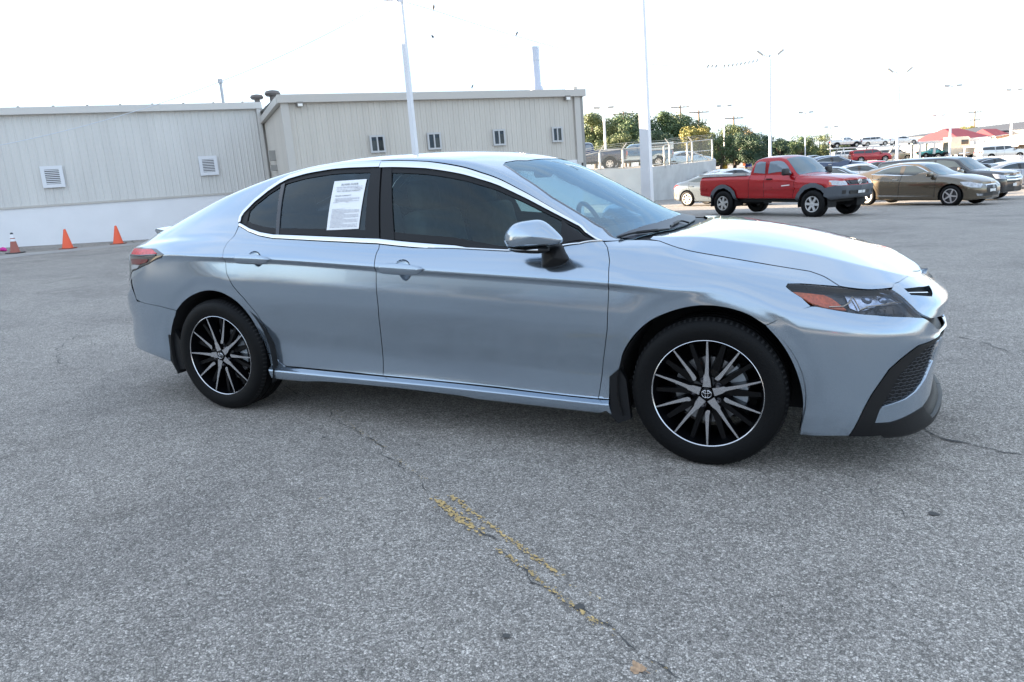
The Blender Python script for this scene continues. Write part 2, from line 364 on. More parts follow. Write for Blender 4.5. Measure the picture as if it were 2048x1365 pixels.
def body_surface():
    C = spline(OUTLINE, 560); T = np.gradient(C, axis=0); T /= np.linalg.norm(T, axis=1)[:, None]; Nn = np.stack([-T[:, 1], T[:, 0]], -1)
    s = np.r_[0, np.cumsum(np.linalg.norm(np.diff(C, axis=0), axis=1))]
    ks = [s[np.argmin(((C-np.array(p))**2).sum(1))] for p, _ in STN]
    tab = np.array([[[float(a) for a in q.split('/')] for q in row.split()] for _, row in STN])    # station, knot, (z, d)
    kn = tab.shape[1]
    full = pchip(ks, tab.reshape(len(ks), -1), s).reshape(len(s), kn, 2)
    seg = np.linalg.norm(np.diff(full, axis=1), axis=2).mean(0); tk = np.r_[0, np.cumsum(seg)]
    tq = np.unique(np.r_[np.linspace(0, tk[-1], 230), tk])
    D = pchip(tk, full.transpose(1, 0, 2).reshape(kn, -1), tq).reshape(len(tq), len(s), 2).transpose(1, 0, 2)
    z = D[..., 0]; d = D[..., 1]
    tt = full[:, 8, 0][:, None]-z; xx = C[:, 0][:, None]; fd_ = smoothstep(-1.65, -1.2, xx)*(1-smoothstep(1.0, 1.24, xx))   # pressed line along the doors
    d = d+.0115*fd_*np.where(tt < 0, 0, np.where(tt < .021, tt/.021, np.clip(1-(tt-.021)/.11, 0, 1)**1.3))
    x = C[:, None, 0]-d*Nn[:, None, 0]; y = C[:, None, 1]-d*Nn[:, None, 1]
    for ax in (1.4125, -1.4125):                                   # wheel arch lips
        r = np.hypot(x-ax, z-.328); b = -.004*(1-smoothstep(.428, .476, r))*smoothstep(.0, .3, z)*(np.abs(x-ax) < .6)*(1 if ax > 0 else 1-smoothstep(.12, .28, x-ax))
        x = x+b*Nn[:, None, 0]; y = y+b*Nn[:, None, 1]
    low = np.stack([x, np.maximum(y, 0), z], -1)
    # upper part: shoulder -> rail -> centre line
    up = []; n1, n2 = 60, 90
    for i in range(len(s)):
        xe, ye, ze = low[i, -1]
        yr, zr = smt(RAIL, xe)[0]; zc = smt(CENT, xe)[0, 0]; yr = max(min(yr, ye*.86), 0)
        k = ye/max(yr, 1e-4)
        a = np.linspace(0, 1, n1+1)[1:, None]; bul = .014*np.sin(math.pi*a)*smoothstep(1.0, .8, xe)*smoothstep(-2.2, -1.6, xe)
        A = np.hstack([np.full_like(a, xe), ye+(yr-ye)*a+bul, ze+(zr-ze)*a+bul*.5])
        b = np.linspace(0, 1, n2+1)[1:, None]; yb = yr*(1-b)
        B = np.hstack([np.full_like(b, xe), yb, zr+(zc-zr)*(1-(yb/max(yr, 1e-4))**2.2)])
        sec = np.vstack([low[i, -22:], A, B])
        # round off the shoulder and the rail
        L = np.r_[0, np.cumsum(np.linalg.norm(np.diff(sec, axis=0), axis=1))]
        if L[-1] > .2:
            nq = 260; q = np.linspace(0, L[-1], nq); h = q[1]; R = np.stack([np.interp(q, L, sec[:, c]) for c in range(3)], -1)
            sg = (.020 if xe < 1.1 else .008)/h; kk = np.arange(-int(3*sg)-1, int(3*sg)+2); g = np.exp(-.5*(kk/sg)**2); g /= g.sum(); m = len(kk)//2
            pad = np.vstack([2*R[0]-R[1:m+1][::-1], R, (R[-m-1:-1]*[1, -1, 1])[::-1]])
            Sm = np.stack([np.convolve(pad[:, c], g, 'valid') for c in range(3)], -1)
            wgt = smoothstep(0, .05, q)[:, None]; Sm = R*(1-wgt)+Sm*wgt; Sm[-1, 1] = 0
            sec2 = np.stack([np.interp(L, q, Sm[:, c]) for c in range(3)], -1)
        else: sec2 = sec
        low[i, -22:] = sec2[:22]; up.append(sec2[22:])
    G = np.concatenate([low, np.array(up)], axis=1); G[..., 1] *= -1
    return G, tk, tq
G, TK, TQ = body_surface(); S = Surf(G)
VK = np.interp(np.arange(12), np.arange(12), [S.v[np.argmin(np.abs(TQ-t))] for t in TK])       # surface v of the profile knots
UE = S.u[-1]
def px(*p): return S.pick(p)
cat = lambda *a: np.vstack(a)
def pxs(*p): return S.pick(spline(p, 4*len(p)))
def uv_at_x(x, row):                                              # surface coordinates where row (v) has this x
    j = np.argmin(np.abs(S.v-row)); i = np.argmin(np.abs(S.G[:, j, 0]-x)); return (S.u[i], S.v[j])
def xy(*pts):                                                     # by plan position on the upper surface
    j0 = np.argmin(np.abs(S.v-VK[9])); out = []
    for a, b in pts:
        d = (S.G[:, j0:, 0]-a)**2+(S.G[:, j0:, 1]+b)**2; i, j = np.unravel_index(np.argmin(d), d.shape); out.append((S.u[i], S.v[j0+j]))
    return np.array(out)
def xz(*pts):
    j1 = np.argmin(np.abs(S.v-VK[11])); out = []
    for a, b in pts:
        d = (S.G[:, :j1, 0]-a)**2+(S.G[:, :j1, 2]-b)**2; i, j = np.unravel_index(np.argmin(d), d.shape); out.append((S.u[i], S.v[j]))
    return np.array(out)
def strip(name, line, width, h, m, parent, flip=1, mirror=True, off=.0, close=False):
    """raised trim following a line on the surface"""
    L = resamp(line, .012); t = np.gradient(L, axis=0); t /= np.maximum(np.linalg.norm(t, axis=1), 1e-9)[:, None]; n = np.stack([-t[:, 1], t[:, 0]], -1)*flip
    K = [(0, 0), (0, .7), (.15, 1), (.85, 1), (1, .7), (1, 0)]
    Gd = np.stack([S.ev(L+n*width*a)+S.nr(L+n*width*a)*(h*b+off) for a, b in K], 1)
    o = MB().grid(Gd).build(name, m, parent, angle=50)
    if mirror: return o, MB().grid(Gd*[1, -1, 1]).build(name, m, parent, angle=50)
    return o
def dome(name, poly, h, wd, m, parent, step=.006, off=0., mirror=True, deep=0.):
    V2, F, B = tri(np.array(poly), step); b = np.vstack(B)
    d = np.sqrt(((V2[:, None]-b[None])**2).sum(-1).min(1)); q = np.clip(d/wd, 0, 1); hh = np.sqrt(np.maximum(0, 1-(1-q)**2))*h+off
    P = S.ev(V2)+S.nr(V2)*hh[:, None]
    mb = MB().add(P, [tuple(f) for f in F]); o = mb.build(name, m, parent, smooth=True)
    if mirror: return o, MB().add(P*[1, -1, 1], [tuple(f) for f in F]).build(name, m, parent, smooth=True)
    return o
def addto(base, other):
    """merge a second sheet into the first object's mesh"""
    bm = bmesh.new(); a, b = base.data, other.data
    na = [n.vector.copy() for n in a.corner_normals]; nb = [n.vector.copy() for n in b.corner_normals]
    V = [v.co[:] for v in a.vertices]+[v.co[:] for v in b.vertices]; k = len(a.vertices)
    F = [tuple(p.vertices) for p in a.polygons]+[tuple(i+k for i in p.vertices) for p in b.polygons]
    me = bpy.data.meshes.new(a.name); me.from_pydata(V, [], F); me.materials.append(a.materials[0])
    me.polygons.foreach_set('use_smooth', np.ones(len(F), dtype=bool)); me.normals_split_custom_set([tuple(n) for n in na+nb]); me.update()
    base.data = me; bpy.data.objects.remove(other); return base

# --- outlines read off the photograph
DTOP = [(477, 446), (479.6, 433.6), (487.5, 421.3), (510.3, 398.4), (538.4, 375.6), (563, 358.9), (580.6, 350.1), (615.8, 339.6), (668.5, 329.9), (703.7, 326.4), (763.4, 323.4),
        (810, 323.6), (855.5, 325.4), (909.8, 333.4), (964, 348.3), (1002, 362), (1041, 382), (1102.5, 416.9), (1164, 452.8), (1205, 482)]
DBOTL = [(1205, 483), (1160, 489), (1121, 494.5), (1066, 501.5), (1012.8, 503.3), (909.8, 497.9), (758.2, 487.7), (686, 484.2), (615.8, 480.7), (545.5, 477), (519, 471.8), (498, 463.8), (478, 452)]
FG = [(1208, 484.5), (1213, 492), (1216, 501.5), (1219.3, 523), (1217.4, 561), (1216, 615), (1214.5, 660), (1206.4, 725), (1195.8, 798)]
BCG = [(759, 488), (758, 496), (749.8, 520.4), (748.5, 534), (752.5, 574.6), (756.6, 615), (760.7, 660), (765, 705), (766, 751.6)]
RG = [(477, 452), (463, 477.5), (453.2, 488), (447, 500.4), (445.3, 514.4), (452.8, 546.7), (465.6, 572.3), (488.7, 598), (511.8, 626), (532.3, 657), (545, 685), (551.5, 708), (558, 723.6), (573, 732.8)]
FARCH = [(1239.4, 738), (1246, 706.6), (1267, 672.3), (1298.7, 643.3), (1338.3, 624.8), (1377.8, 614.3), (1417.4, 611.7), (1457, 617), (1496.5, 630), (1530.8, 651)]
BARCH = [(1530.8, 651), (1557.2, 680), (1581, 717), (1599.4, 764.6), (1606, 804), (1604.7, 830.6), (1600, 872)]
RARCH = [(536, 707), (522, 675), (506.7, 644), (486, 616), (465.6, 598), (440, 585), (414.4, 581.8), (388.7, 589), (368, 603), (352.8, 621.6)]
HOODL = [(1318.9, 482.7), (1345, 492.5), (1373.4, 501), (1461.3, 516.8), (1531.7, 529), (1619.6, 543.2), (1647.7, 553.7), (1679.6, 573.5)]
HOODF = [(1679.6, 573.5), (1784.8, 576), (1798.9, 564.3), (1820, 550.2), (1825.3, 542.5)]
dtop, dbot, fg, bcg, rg = px(*DTOP), px(*DBOTL), px(*FG), px(*BCG), px(*RG)
farch, barch, rarch, hoodl, hoodf = pxs(*FARCH), pxs(*BARCH), pxs(*RARCH), cat(pxs(*HOODL[:6]), pxs(*HOODL[5:])[1:]), px(*HOODF)
dlo = cat(dtop, dbot); dout = shrink(dlo, -.005)[:len(dtop)]; dout[0] = dtop[0]; dout[-1] = dtop[-1]
wsn = px((1244, 480.5), (1205, 457.9), (1164, 433.3), (1102.5, 396.4), (1041, 354.3), (1006, 331))
header = cat(px((1010, 325), (1031, 321.2)), xy((.365, .30), (.378, .15), (.382, 0)))
wsbase = xy((1.14, 0), (1.13, .3), (1.09, .55), (1.03, .70))
blight = xy((-1.2, 0), (-1.22, .3), (-1.27, .46), (-1.36, .545), (-1.6, .585), (-1.9, .60), (-1.99, .56), (-2.05, .3), (-2.07, 0))
nose_top = np.array([[UE, hoodf[-1][1]]])
tailtip = px((327.9, 509)); tailtop = px((312.6, 497.9), (290, 496.5), (269.3, 495.8)); tailbot = px((323.2, 516), (298.6, 527.9), (272, 540))
creaseR = px((376.4, 512.2), (445.3, 514.4))
# body shell: roof, pillars, rear quarters
deck = xy((-2.08, .585), (-2.16, .57))
poly = cat(wsn, header, xy((.2, 0), (-1.0, 0)), blight[:7], deck, tailtop[::-1][:1], tailtop[::-1][1:], tailtip, creaseR, rg[4::-1], dout)
body = panel('body', S, poly, PAINT, CAR, .0105, 0, .02, mirror='whole')
lampback = px((263.4, 545.5))
qp = cat(creaseR[::-1], tailtip, tailbot, lampback, px((266, 575), (273, 599), (281, 604), (289.2, 606.9), (322, 613.4), (352.8, 621.6)), rarch[::-1][1:], px((551.5, 708)), rg[10:3:-1])
q = panel('body', S, qp, PAINT, CAR, .0105, .0015, .014, mirror='whole'); addto(body, q)
# doors with their glass
def bandpoly(line_a, line_b): return cat(line_a, line_b[::-1])
gapT = px((763.4, 324.2)); gapB = px((759, 488))
i_t = [k for k, p in enumerate(DTOP) if p[0] > 764]; i_t0 = [k for k, p in enumerate(DTOP) if p[0] <= 763.5]
i_b = [k for k, p in enumerate(DBOTL) if p[0] > 760]; i_b0 = [k for k, p in enumerate(DBOTL) if p[0] <= 759]
def handle_spec(c, rx, ry, blade):
    cu = px(c)[0]; k = [px((c[0]+rx, c[1]))[0]-cu, px((c[0], c[1]-ry))[0]-cu]
    return np.array([cu+k[0]*math.cos(a)+k[1]*math.sin(a) for a in np.linspace(0, 2*math.pi, 25)[:-1]]), px(*blade)
hb_r, hd_r = handle_spec((509, 518), 14, 15.5, [(472.5, 515), (477, 511), (484, 509.6), (502, 509.8), (519, 511), (533, 514.6), (541, 519), (537, 523), (526, 525.5), (501, 525.6), (480, 523.8), (474, 520)])
hb_f, hd_f = handle_spec((805.4, 537.5), 17, 18.5, [(760, 534), (763, 529.5), (772, 527.4), (795, 528), (820, 530), (840, 534.4), (848.5, 539), (842, 544), (828, 546.3), (795, 546), (770, 543.6), (762, 540)])
fd_poly = cat(dbot[i_b], bcg[:], px((880, 762.8), (997, 774.6)), fg[::-1])
rd_poly = cat(dbot[i_b0], rg[1:], px((599, 735), (690, 743.8)), bcg[::-1])
LABEL = {1: None}
for nm, pl, hb, hd, gt, gl in (('front_door', fd_poly, hb_f, hd_f, 1, GLASS_F), ('rear_door', rd_poly, hb_r, hd_r, 0, GLASS_R)):
    ds = panel(nm, S, pl, PAINT, CAR, .008, .0022, .016, mirror='pair', holes=[hb])
    bowl = dome('handle_recess', hb, -.013, .045, PAINT, None); grip = dome('door_handle', hd, .019, .010, PAINT, None, off=.004)
    rim = dome('handle_mount', shrink(hd, .0025), .010, .004, BLACKTRIM, None)
    top = dtop[i_t] if gt else dtop[i_t0]; bot = dbot[i_b] if gt else dbot[i_b0]
    tl = cat(gapT, top) if gt else cat(top, gapT); bl = cat(bot, gapB) if gt else cat(gapB, bot)
    ct = strip('window_chrome', tl, .017, .006, CHROME, None, -1); cb = strip('sill_chrome', bl, .0105, .006, CHROME, None, -1)
    full = cat(tl, bl); ring = shrink(resamp(full, .02, True), .014); hole = shrink(resamp(full, .02, True), .031)
    frame = panel('window_frame', S, ring, BLACKTRIM, None, .02, 0, .01, off=-.004, mirror='pair', holes=[hole])
    seal = panel('door_frame', S, shrink(resamp(full, .02, True), -.0035), BLACKDULL, None, .02, 0, 0, off=-.014, mirror='pair', holes=[shrink(resamp(full, .02, True), .02)])
    extra = []
    if gt:
        extra.append(panel('pillar_trim', S, px((765.5, 328), (783, 330), (788.5, 483), (761.5, 484)), BLACKTRIM, None, .03, 0, .006, off=-.001, mirror='pair'))
        extra.append(panel('mirror_base', S, px((1124, 440), (1187, 480.5), (1123, 488.5)), BLACKTRIM, None, .02, 0, .006, off=-.001, mirror='pair'))
        gls = [panel('window_glass', S, shrink(resamp(full, .02, True), .022), gl, None, .03, 0, 0, off=-.008, mirror='pair')]
    else:
        extra.append(panel('pillar_trim', S, px((743.5, 329), (762, 327.5), (758, 484), (729, 479.5)), BLACKTRIM, None, .03, 0, .006, off=-.001, mirror='pair'))
        extra.append(panel('window_divider', S, px((562, 370), (569.6, 366), (557, 474), (551, 472)), BLACKGLOSS, None, .02, 0, .006, off=-.001, mirror='pair'))
        extra.append(panel('quarter_trim', S, px((487, 428), (500, 414), (492.5, 449), (486, 447)), BLACKTRIM, None, .02, 0, .006, off=-.002, mirror='pair'))
        gls = [panel('window_glass', S, shrink(resamp(full, .02, True), .022), gl, None, .03, 0, 0, off=-.008, mirror='pair')]
    for side in (0, 1):
        for grp in [bowl, grip, rim, ct, cb, frame, seal]+extra+gls: grp[side].parent = ds[side]
    if not gt: REAR_DOOR = ds[0]
    else: FRONT_DOOR = ds[0]
# front wings, bonnet, screens, boot lid
fend = cat(fg[:8], px((1196.3, 797)), px((1218, 799), (1219.5, 754)), farch, px((1590, 626.5), (1622, 613.3)), px((1603.5, 595.7), (1581.2, 581.8), (1572.5, 574), (1575.7, 568.2), (1603.5, 567.9), (1640, 570.5)), hoodl[::-1], px((1287, 480.6), (1246, 481)))
panel('front_fender', S, fend, PAINT, CAR, .0105, .0015, .014, mirror='pair')
hoodc = xy((1.205, 0), (1.20, .3), (1.165, .52), (1.12, .64))
hood = cat(hoodl, hoodf, nose_top, [(UE, S.v[-1])], xy((2.0, 0), (1.6, 0)), hoodc, px((1300, 479.6)))
panel('hood', S, hood, PAINT, CAR, .014, .0010, .018, mirror='whole', off=.002)
panel('windshield', S, cat(wsn, header, xy((.8, 0)), wsbase), GLASS_W, CAR, .03, 0, .004, off=-.002, mirror='whole')
strip('windshield_seal', wsn, .014, .001, BLACKGLOSS, CAR, -1, off=-.0005)
strip('windshield_band', wsbase, .085, .0005, mat('frit_band', (.010, .013, .024), .35, spec=.3), CAR, -1, off=.0005)
panel('rear_window', S, blight, GLASS_R, CAR, .03, 0, .004, off=-.002, mirror='whole')
panel('cowl', S, cat(wsbase, px((1246, 481), (1287, 480.6)), hoodc[::-1]), BLACKTRIM, CAR, .02, 0, 0, off=-.012, mirror='whole')
jt = tailtop[-1]
boot = cat(blight[6:], [(0, S.v[np.argmin(np.abs(S.v-VK[7]))])], [(px((270, 585))[0][0]-.03, VK[7])], [(jt[0]-.05, jt[1])], tailtop[::-1][:1], deck[::-1])
boot[len(blight[6:])-1] = xy((-2.07, 0))[0]
panel('trunk_lid', S, cat(blight[6:], [(0, S.v[-1])], boot[len(blight[6:]):]), PAINT, CAR, .03, .002, .012, mirror='whole')
sp = [ld for ld in ()]
mb = MB(); n = 17
for sgn in (1,):
    rows = []
    for k in range(n):
        y = -.60+1.20*k/(n-1); xr = -2.28+.13*(abs(y)/.60)**2.5; zt = 1.050-.004*(abs(y)/.60)
        rows.append([(xr+.20, y, zt-.012), (xr+.06, y, zt+.006), (xr, y, zt+.016), (xr-.012, y, zt+.004), (xr+.01, y, zt-.025), (xr+.20, y, zt-.05)])
    mb.grid(np.array(rows)); mb.add(rows[0], [tuple(range(6))]); mb.add(rows[-1], [tuple(range(6))])
mb.build('spoiler', PAINT, CAR, angle=40)
# front and rear bumpers
lampin = px((1846.6, 636.5), (1833.6, 621.6), (1809.5, 597.5), (1791, 582.7), (1784.8, 577))
lampbot = px((1631.3, 613.3), (1687, 623.5), (1752, 631), (1816.9, 634.6))
beakb = px((1850, 632), (1862, 636)); v_b = beakb[-1][1]
fbp = cat(farch[-1:], px((1622, 613.3)), lampbot, px((1846.6, 636.5), (1863, 646.7), (1880, 659)), [(UE, VK[6]+.02), (UE, VK[6]-.01)], px((1882, 665), (1838, 691), (1798.5, 721), (1778.7, 738.7), (1743, 790), (1698, 872)), barch[::-1][:-1])
panel('front_bumper', S, fbp, PAINT, CAR, .014, .0012, .012, mirror='whole')
nosep = cat(hoodf[1:], nose_top, [(UE, VK[8]-.006)], px((1862, 637), (1846, 630))[::-1][::-1], lampin[1:])
vent = px((1808, 577.5), (1838, 574), (1858, 571), (1864, 593.5), (1822, 590.5))
panel('grille_surround', S, nosep, PAINT, CAR, .012, .0005, .03, mirror='whole', holes=[vent])
panel('grille_vent', S, shrink(vent, -.006), BLACKDULL, CAR, .02, 0, 0, off=-.022, mirror='pair')
strip('grille_bar', px((1816, 584.2), (1838, 583.6), (1860, 583)), .005, .008, CHROME, CAR, 1, off=-.016)
panel('grille_gap', S, cat(px((1820, 610), (1833.6, 621.6), (1862, 637)), [(UE, VK[8]+.004), (UE, VK[6])], px((1880, 662), (1850, 641))), BLACKTRIM, CAR, .02, 0, 0, off=-.028, mirror='whole')
blk = cat(px((1882.5, 665), (1838, 691), (1798.5, 721), (1778.7, 738.7), (1743, 790), (1698, 872)), px((1735, 872), (1759, 818), (1798.5, 748.6), (1818.3, 726.8), (1848, 699), (1881, 672.5)))
panel('bumper_trim', S, blk, BLACKTRIM, CAR, .014, 0, .02, off=.004, mirror='pair')
meshp = cat(px((1764.9, 813), (1802.5, 742.7), (1846, 699.5), (1876, 680), (1863.8, 723), (1850, 756.5), (1832, 782), (1810.4, 798)))
blade = cat(px((1759, 818), (1764.9, 813), (1810.4, 798), (1832, 782), (1850, 756.5), (1863.8, 723), (1876, 680), (1881.6, 674)), px((1874.7, 719), (1857.9, 790), (1844, 812), (1808.4, 833.7), (1778.7, 844.6), (1746, 846)))
panel('bumper_blade', S, blade, PAINT, CAR, .012, .001, .02, off=.003, mirror='pair')
panel('side_grille', S, shrink(cat(px((1759, 818), (1798.5, 748.6), (1818.3, 726.8), (1848, 699), (1880, 673)), meshp[3:]), -.004), BLACKDULL, CAR, .02, 0, 0, off=-.016, mirror='pair')
# honeycomb of the corner grille
lo, hi = meshp.min(0), meshp.max(0); hx = []; pu, pv = .030, .017; wire = MB(); wire2 = MB()
for j in range(int((hi[1]-lo[1])/pv)+2):
    L = []
    for i in range(int((hi[0]-lo[0])/(pu/4))+2):
        u = lo[0]+i*pu/4; ph = (i+(2 if j % 2 else 0)) % 4; L.append((u, lo[1]+j*pv+(0, .0045, .0045, 0)[ph]*1.0))
    L = np.array(L); ok = inside(meshp, L); run = []
    for p, k in list(zip(L, ok))+[(None, False)]:
        if k: run.append(p)
        else:
            if len(run) > 1:
                R = np.array(run); P = S.ev(R)-S.nr(R)*.004
                wire.tube(P, .0016, 5); wire2.tube(P*[1, -1, 1], .0016, 5)
                for a in R[::4]:
                    b = a+[.0, pv*.8]
                    if inside(meshp, b[None])[0]:
                        Q = S.ev(np.array([a, b])); M2 = S.nr(np.array([a, b])); wire.tube(Q-M2*.007, .0013, 4); wire2.tube((Q-M2*.007)*[1, -1, 1], .0013, 4)
            run = []
for wq in (wire, wire2): tag(wq.build('grille_mesh', mat('grille_black', (.03, .032, .04), .3), CAR, smooth=True), kind='stuff')
low = px((1882.6, 677.4), (1874.7, 719), (1857.9, 790), (1844, 812)); 
panel('lower_grille', S, cat(low, [(low[-1][0], VK[2]), (UE, VK[2]), (UE, VK[6]-.01)]), BLACKTRIM, CAR, .02, 0, 0, off=-.012, mirror='whole')
lip = cat(px((1735, 872), (1746, 847.5), (1778.7, 845.6), (1808.4, 834.7), (1844, 813)), [(px((1858, 800))[0][0], VK[2]), (UE, VK[2]), (UE, VK[0]+.04)], [(px((1786, 862))[0][0], VK[0]+.02)], px((1760, 870)))
panel('front_lip', S, lip, BLACKTRIM, CAR, .015, 0, .02, off=.005, mirror='whole')
rb = cat(px((352.8, 621.6), (322, 613.4), (289.2, 606.9), (281, 604), (274, 603)), [(px((272, 600))[0][0]-.06, VK[7]), (0, VK[7]), (0, VK[1])], px((271, 692), (342.6, 724), (340, 690), (345, 654)))
panel('rear_bumper', S, rb, PAINT, CAR, .016, .0015, .014, mirror='whole')
# sills
sill = cat(px((536.5, 708.5), (551, 709.5), (557, 723), (572, 734), (599, 737.5), (766, 754), (997, 777.3), (1195.5, 799.5), (1218, 801), (1221.4, 834), (1201, 832.5), (1166, 822.5), (1067, 811.5), (927, 792.5), (786, 775.5), (690, 766.5), (640, 763), (582, 764.5), (547, 762.5)))
panel('side_sill', S, sill, PAINT, CAR, .007, .0008, .03, mirror='pair')
us = xz((-1.0, .23), (.95, .215)); 
panel('sill_skirt', S, cat([(us[0][0], VK[0]), (us[1][0], VK[0])], [(us[1][0], VK[2]), (us[0][0], VK[2])]), BLACKGLOSS, CAR, .03, 0, 0, off=-.018, mirror='pair')
# inner dark shell behind the gaps and the wheel liners
for a, b, nm in ((-.99, 1.02, 'inner_panel'), (-2.3, -1.83, 'inner_panel'), (1.83, 2.2, 'inner_panel')):
    ua, ub = uv_at_x(a, VK[6])[0], uv_at_x(b, VK[6])[0]
    panel(nm, S, [(ua, VK[3]), (ub, VK[3]), (ub, VK[10]-.03), (ua, VK[10]-.03)], BLACKDULL, CAR, .04, 0, 0, off=-.03, mirror='pair')
for ax in (1.4125, -1.4125):
    for sg in (-1, 1):
        mb = MB(); A = np.linspace(-.35, math.pi+.35, 30)
        rr = .400
        mb.grid(np.array([[(ax+rr*math.cos(a), sg*y, .328+rr*math.sin(a)*.985) for a in A] for y in (.905, .80, .55)]))
        mb.add([(ax+rr*math.cos(a), sg*.55, .328+rr*math.sin(a)) for a in A], [tuple(range(len(A)))])
        mb.build('wheel_liner', BLACKDULL, CAR, smooth=False)
for pts, sg in (([(1239, 738), (1219.6, 754), (1222, 833), (1236.7, 847), (1262, 838), (1252, 760)], 1), ([(345, 654), (336, 669), (343, 724), (352.8, 741.5), (373, 737.7), (366, 690)], 1)):
    P = []
    for a, b in pts:
        d = ray(a, b); t = (-.885-CAMP[1])/d[1]; P.append(CAMP+t*d)
    for sgn in ((1, -1) if pts[0][0] > 1000 else (1,)):
        mb = MB(); Q = [np.array(p)*[1, sgn, 1] for p in P]; mb.prism(Q, (0, .03*sgn, 0)); mb.build('mud_flap', BLACKTRIM, CAR)
MB().box((0, 0, .24), (3.3, 1.4, .14)).build('underbody', BLACKDULL, CAR)
# lamps
hl = cat(px((1572.5, 573.6), (1575.7, 568), (1603.5, 567.9), (1640, 570.5), (1679.6, 574.5), (1730, 576.5), (1782.6, 578.2)), lampin[::-1][1:], lampbot[::-1], px((1603.5, 595.7), (1581.2, 581.8)))
AMBER = mat('amber_lens', (.75, .16, .05), .25, coat=.5, var=.25, vscale=90)
for sd in (0, 1):
    hp = panel('headlight', S, hl, BLACKGLOSS, CAR, .02, .001, .01, off=-.030, mirror='pair')[sd] if sd == 0 else HP2
    if sd == 0:
        allhp = [o for o in CAR.children if o.name.startswith('headlight')]; HP1, HP2 = allhp[0], allhp[1]
tn = panel('turn_signal', S, px((1587, 580), (1620, 583), (1650, 586.4), (1666.6, 593.8), (1680, 604), (1696.3, 617), (1672, 615), (1653.6, 612.4), (1624, 603)), AMBER, None, .01, 0, .012, off=-.014, mirror='pair')
rf = panel('reflector', S, px((1692, 584), (1761, 585), (1790, 592), (1809, 603), (1800, 606), (1760, 608), (1722, 619.5), (1704, 612)), mat('lamp_reflector', (.55, .6, .7), .12, 1, var=.35, vscale=45), None, .012, 0, .01, off=-.020, mirror='pair')
ln = panel('lamp_lens', S, hl, LENS, None, .02, .001, .004, off=-.002, mirror='pair')
tr1 = strip('lamp_bezel', px((1660, 613), (1690, 612), (1702, 604), (1707, 592), (1716, 607), (1722, 619), (1740, 612), (1790, 605), (1812, 603)), .004, .004, mat('bezel_gold', (.6, .5, .38), .2, 1), None, 1, off=-.012)
tr2 = strip('lamp_bezel', px((1762, 584.5), (1790, 591), (1812, 605), (1826, 618)), .004, .004, CHROME, None, 1, off=-.010)
pr = [dome('projector', np.array([px(c)[0]+[.022*math.cos(a), .014*math.sin(a)] for a in np.linspace(0, 6.283, 16)[:-1]]), .014, .02, mat('projector_glass', (.35, .42, .55), .05, .6), None, step=.006, off=-.018) for c in ((1738, 596), (1772, 596))]
for grp in [tn, rf, ln, tr1, tr2]+pr: grp[0].parent = HP1; grp[1].parent = HP2
tl = cat(tailtop[::-1][:1]-[[.28, .0]], tailtop[::-1], tailtip, tailbot, lampback, lampback-[[.25, .0]])
RED = mat('red_lens', (.60, .02, .035), .25, coat=.1, var=.3, vscale=60); DRED = mat('dark_red_lens', (.14, .006, .01), .25, coat=.1)
tp = panel('tail_light', S, tl, BLACKGLOSS, CAR, .02, .001, .012, off=.002, mirror='pair')
r1 = panel('lamp_segment', S, px((271, 498), (305, 499.5), (315, 508), (303, 510), (264, 510)), RED, None, .012, 0, .004, off=.006, mirror='pair')
r2 = panel('lamp_segment', S, px((264, 519), (298, 519), (294, 525), (280, 530), (266, 529)), DRED, None, .012, 0, .004, off=.006, mirror='pair')
r3 = strip('lamp_trim', px((262, 512.5), (285, 513), (312, 512)), .010, .004, mat('smoked_lens', (.10, .11, .13), .1, .3), None, 1, off=.003)
r4 = panel('lamp_segment', S, px((265, 532), (280, 531), (276, 537), (265, 541)), mat('clear_lens', (.5, .5, .52), .1, .4), None, .012, 0, .004, off=.006, mirror='pair')
for grp in [r1, r2, r3, r4]: grp[0].parent = tp[0]; grp[1].parent = tp[1]
# door mirrors
def mirror_part(name, pts, depth, m, parent, y0=-1.0, n=7, off=0.):
    P = []
    for a, b in pts:
        d = ray(a, b); d = d*((y0-CAMP[1])/d[1]); P.append(CAMP+d)
    P = spline(np.vstack([P, P[:1]]), 49)[:-1]; c = P.mean(0); vd = (CAMP-c)*[1, 1, 0]; vd /= np.linalg.norm(vd); rings = []
    for k in range(-n, n+1):
        q = k/n; sc = (1-abs(q)**2.6)**.42; rings.append(c+(P-c)*max(sc, .02)+vd*(depth*q+off))
    Gd = np.array(rings); Gd = np.concatenate([Gd, Gd[:, :1]], 1); out = []
    for sgn in (1, -1): out.append(MB().grid(Gd*[1, sgn, 1]).build(name, m, parent if sgn == 1 else None, smooth=True))
    return out
cap = mirror_part('side_mirror', [(1007.5, 481.5), (1009, 469.2), (1016, 458), (1026.5, 448), (1053.8, 441.6), (1081.2, 440.4), (1093.5, 446), (1111.3, 461), (1122, 472), (1126.8, 479), (1121, 487), (1097.6, 491.8), (1053.8, 495.4), (1016, 494.5)], .07, PAINT, CAR)
foot = mirror_part('mirror_foot', [(1083, 500), (1083, 520), (1084, 534), (1103, 536.5), (1128, 529), (1138.5, 519), (1132, 505), (1123, 489), (1100, 489)], .05, BLACKTRIM, None, y0=-.925)
low_ = mirror_part('mirror_shell', [(1013, 494), (1040, 496), (1095, 494), (1100, 500), (1085, 506), (1050, 506), (1022, 502)], .062, BLACKTRIM, None, y0=-1.0)
trm = mirror_part('mirror_indicator', [(1014, 494.8), (1040, 497.2), (1088, 496), (1089, 499.2), (1042, 500.2), (1018, 498)], .066, CHROME, None, y0=-1.0)
cap[1].parent = CAR; cap[1].location = (-.15, -.03, -.03)
for g_ in (foot, low_, trm): g_[0].parent = cap[0]; g_[1].parent = cap[1]
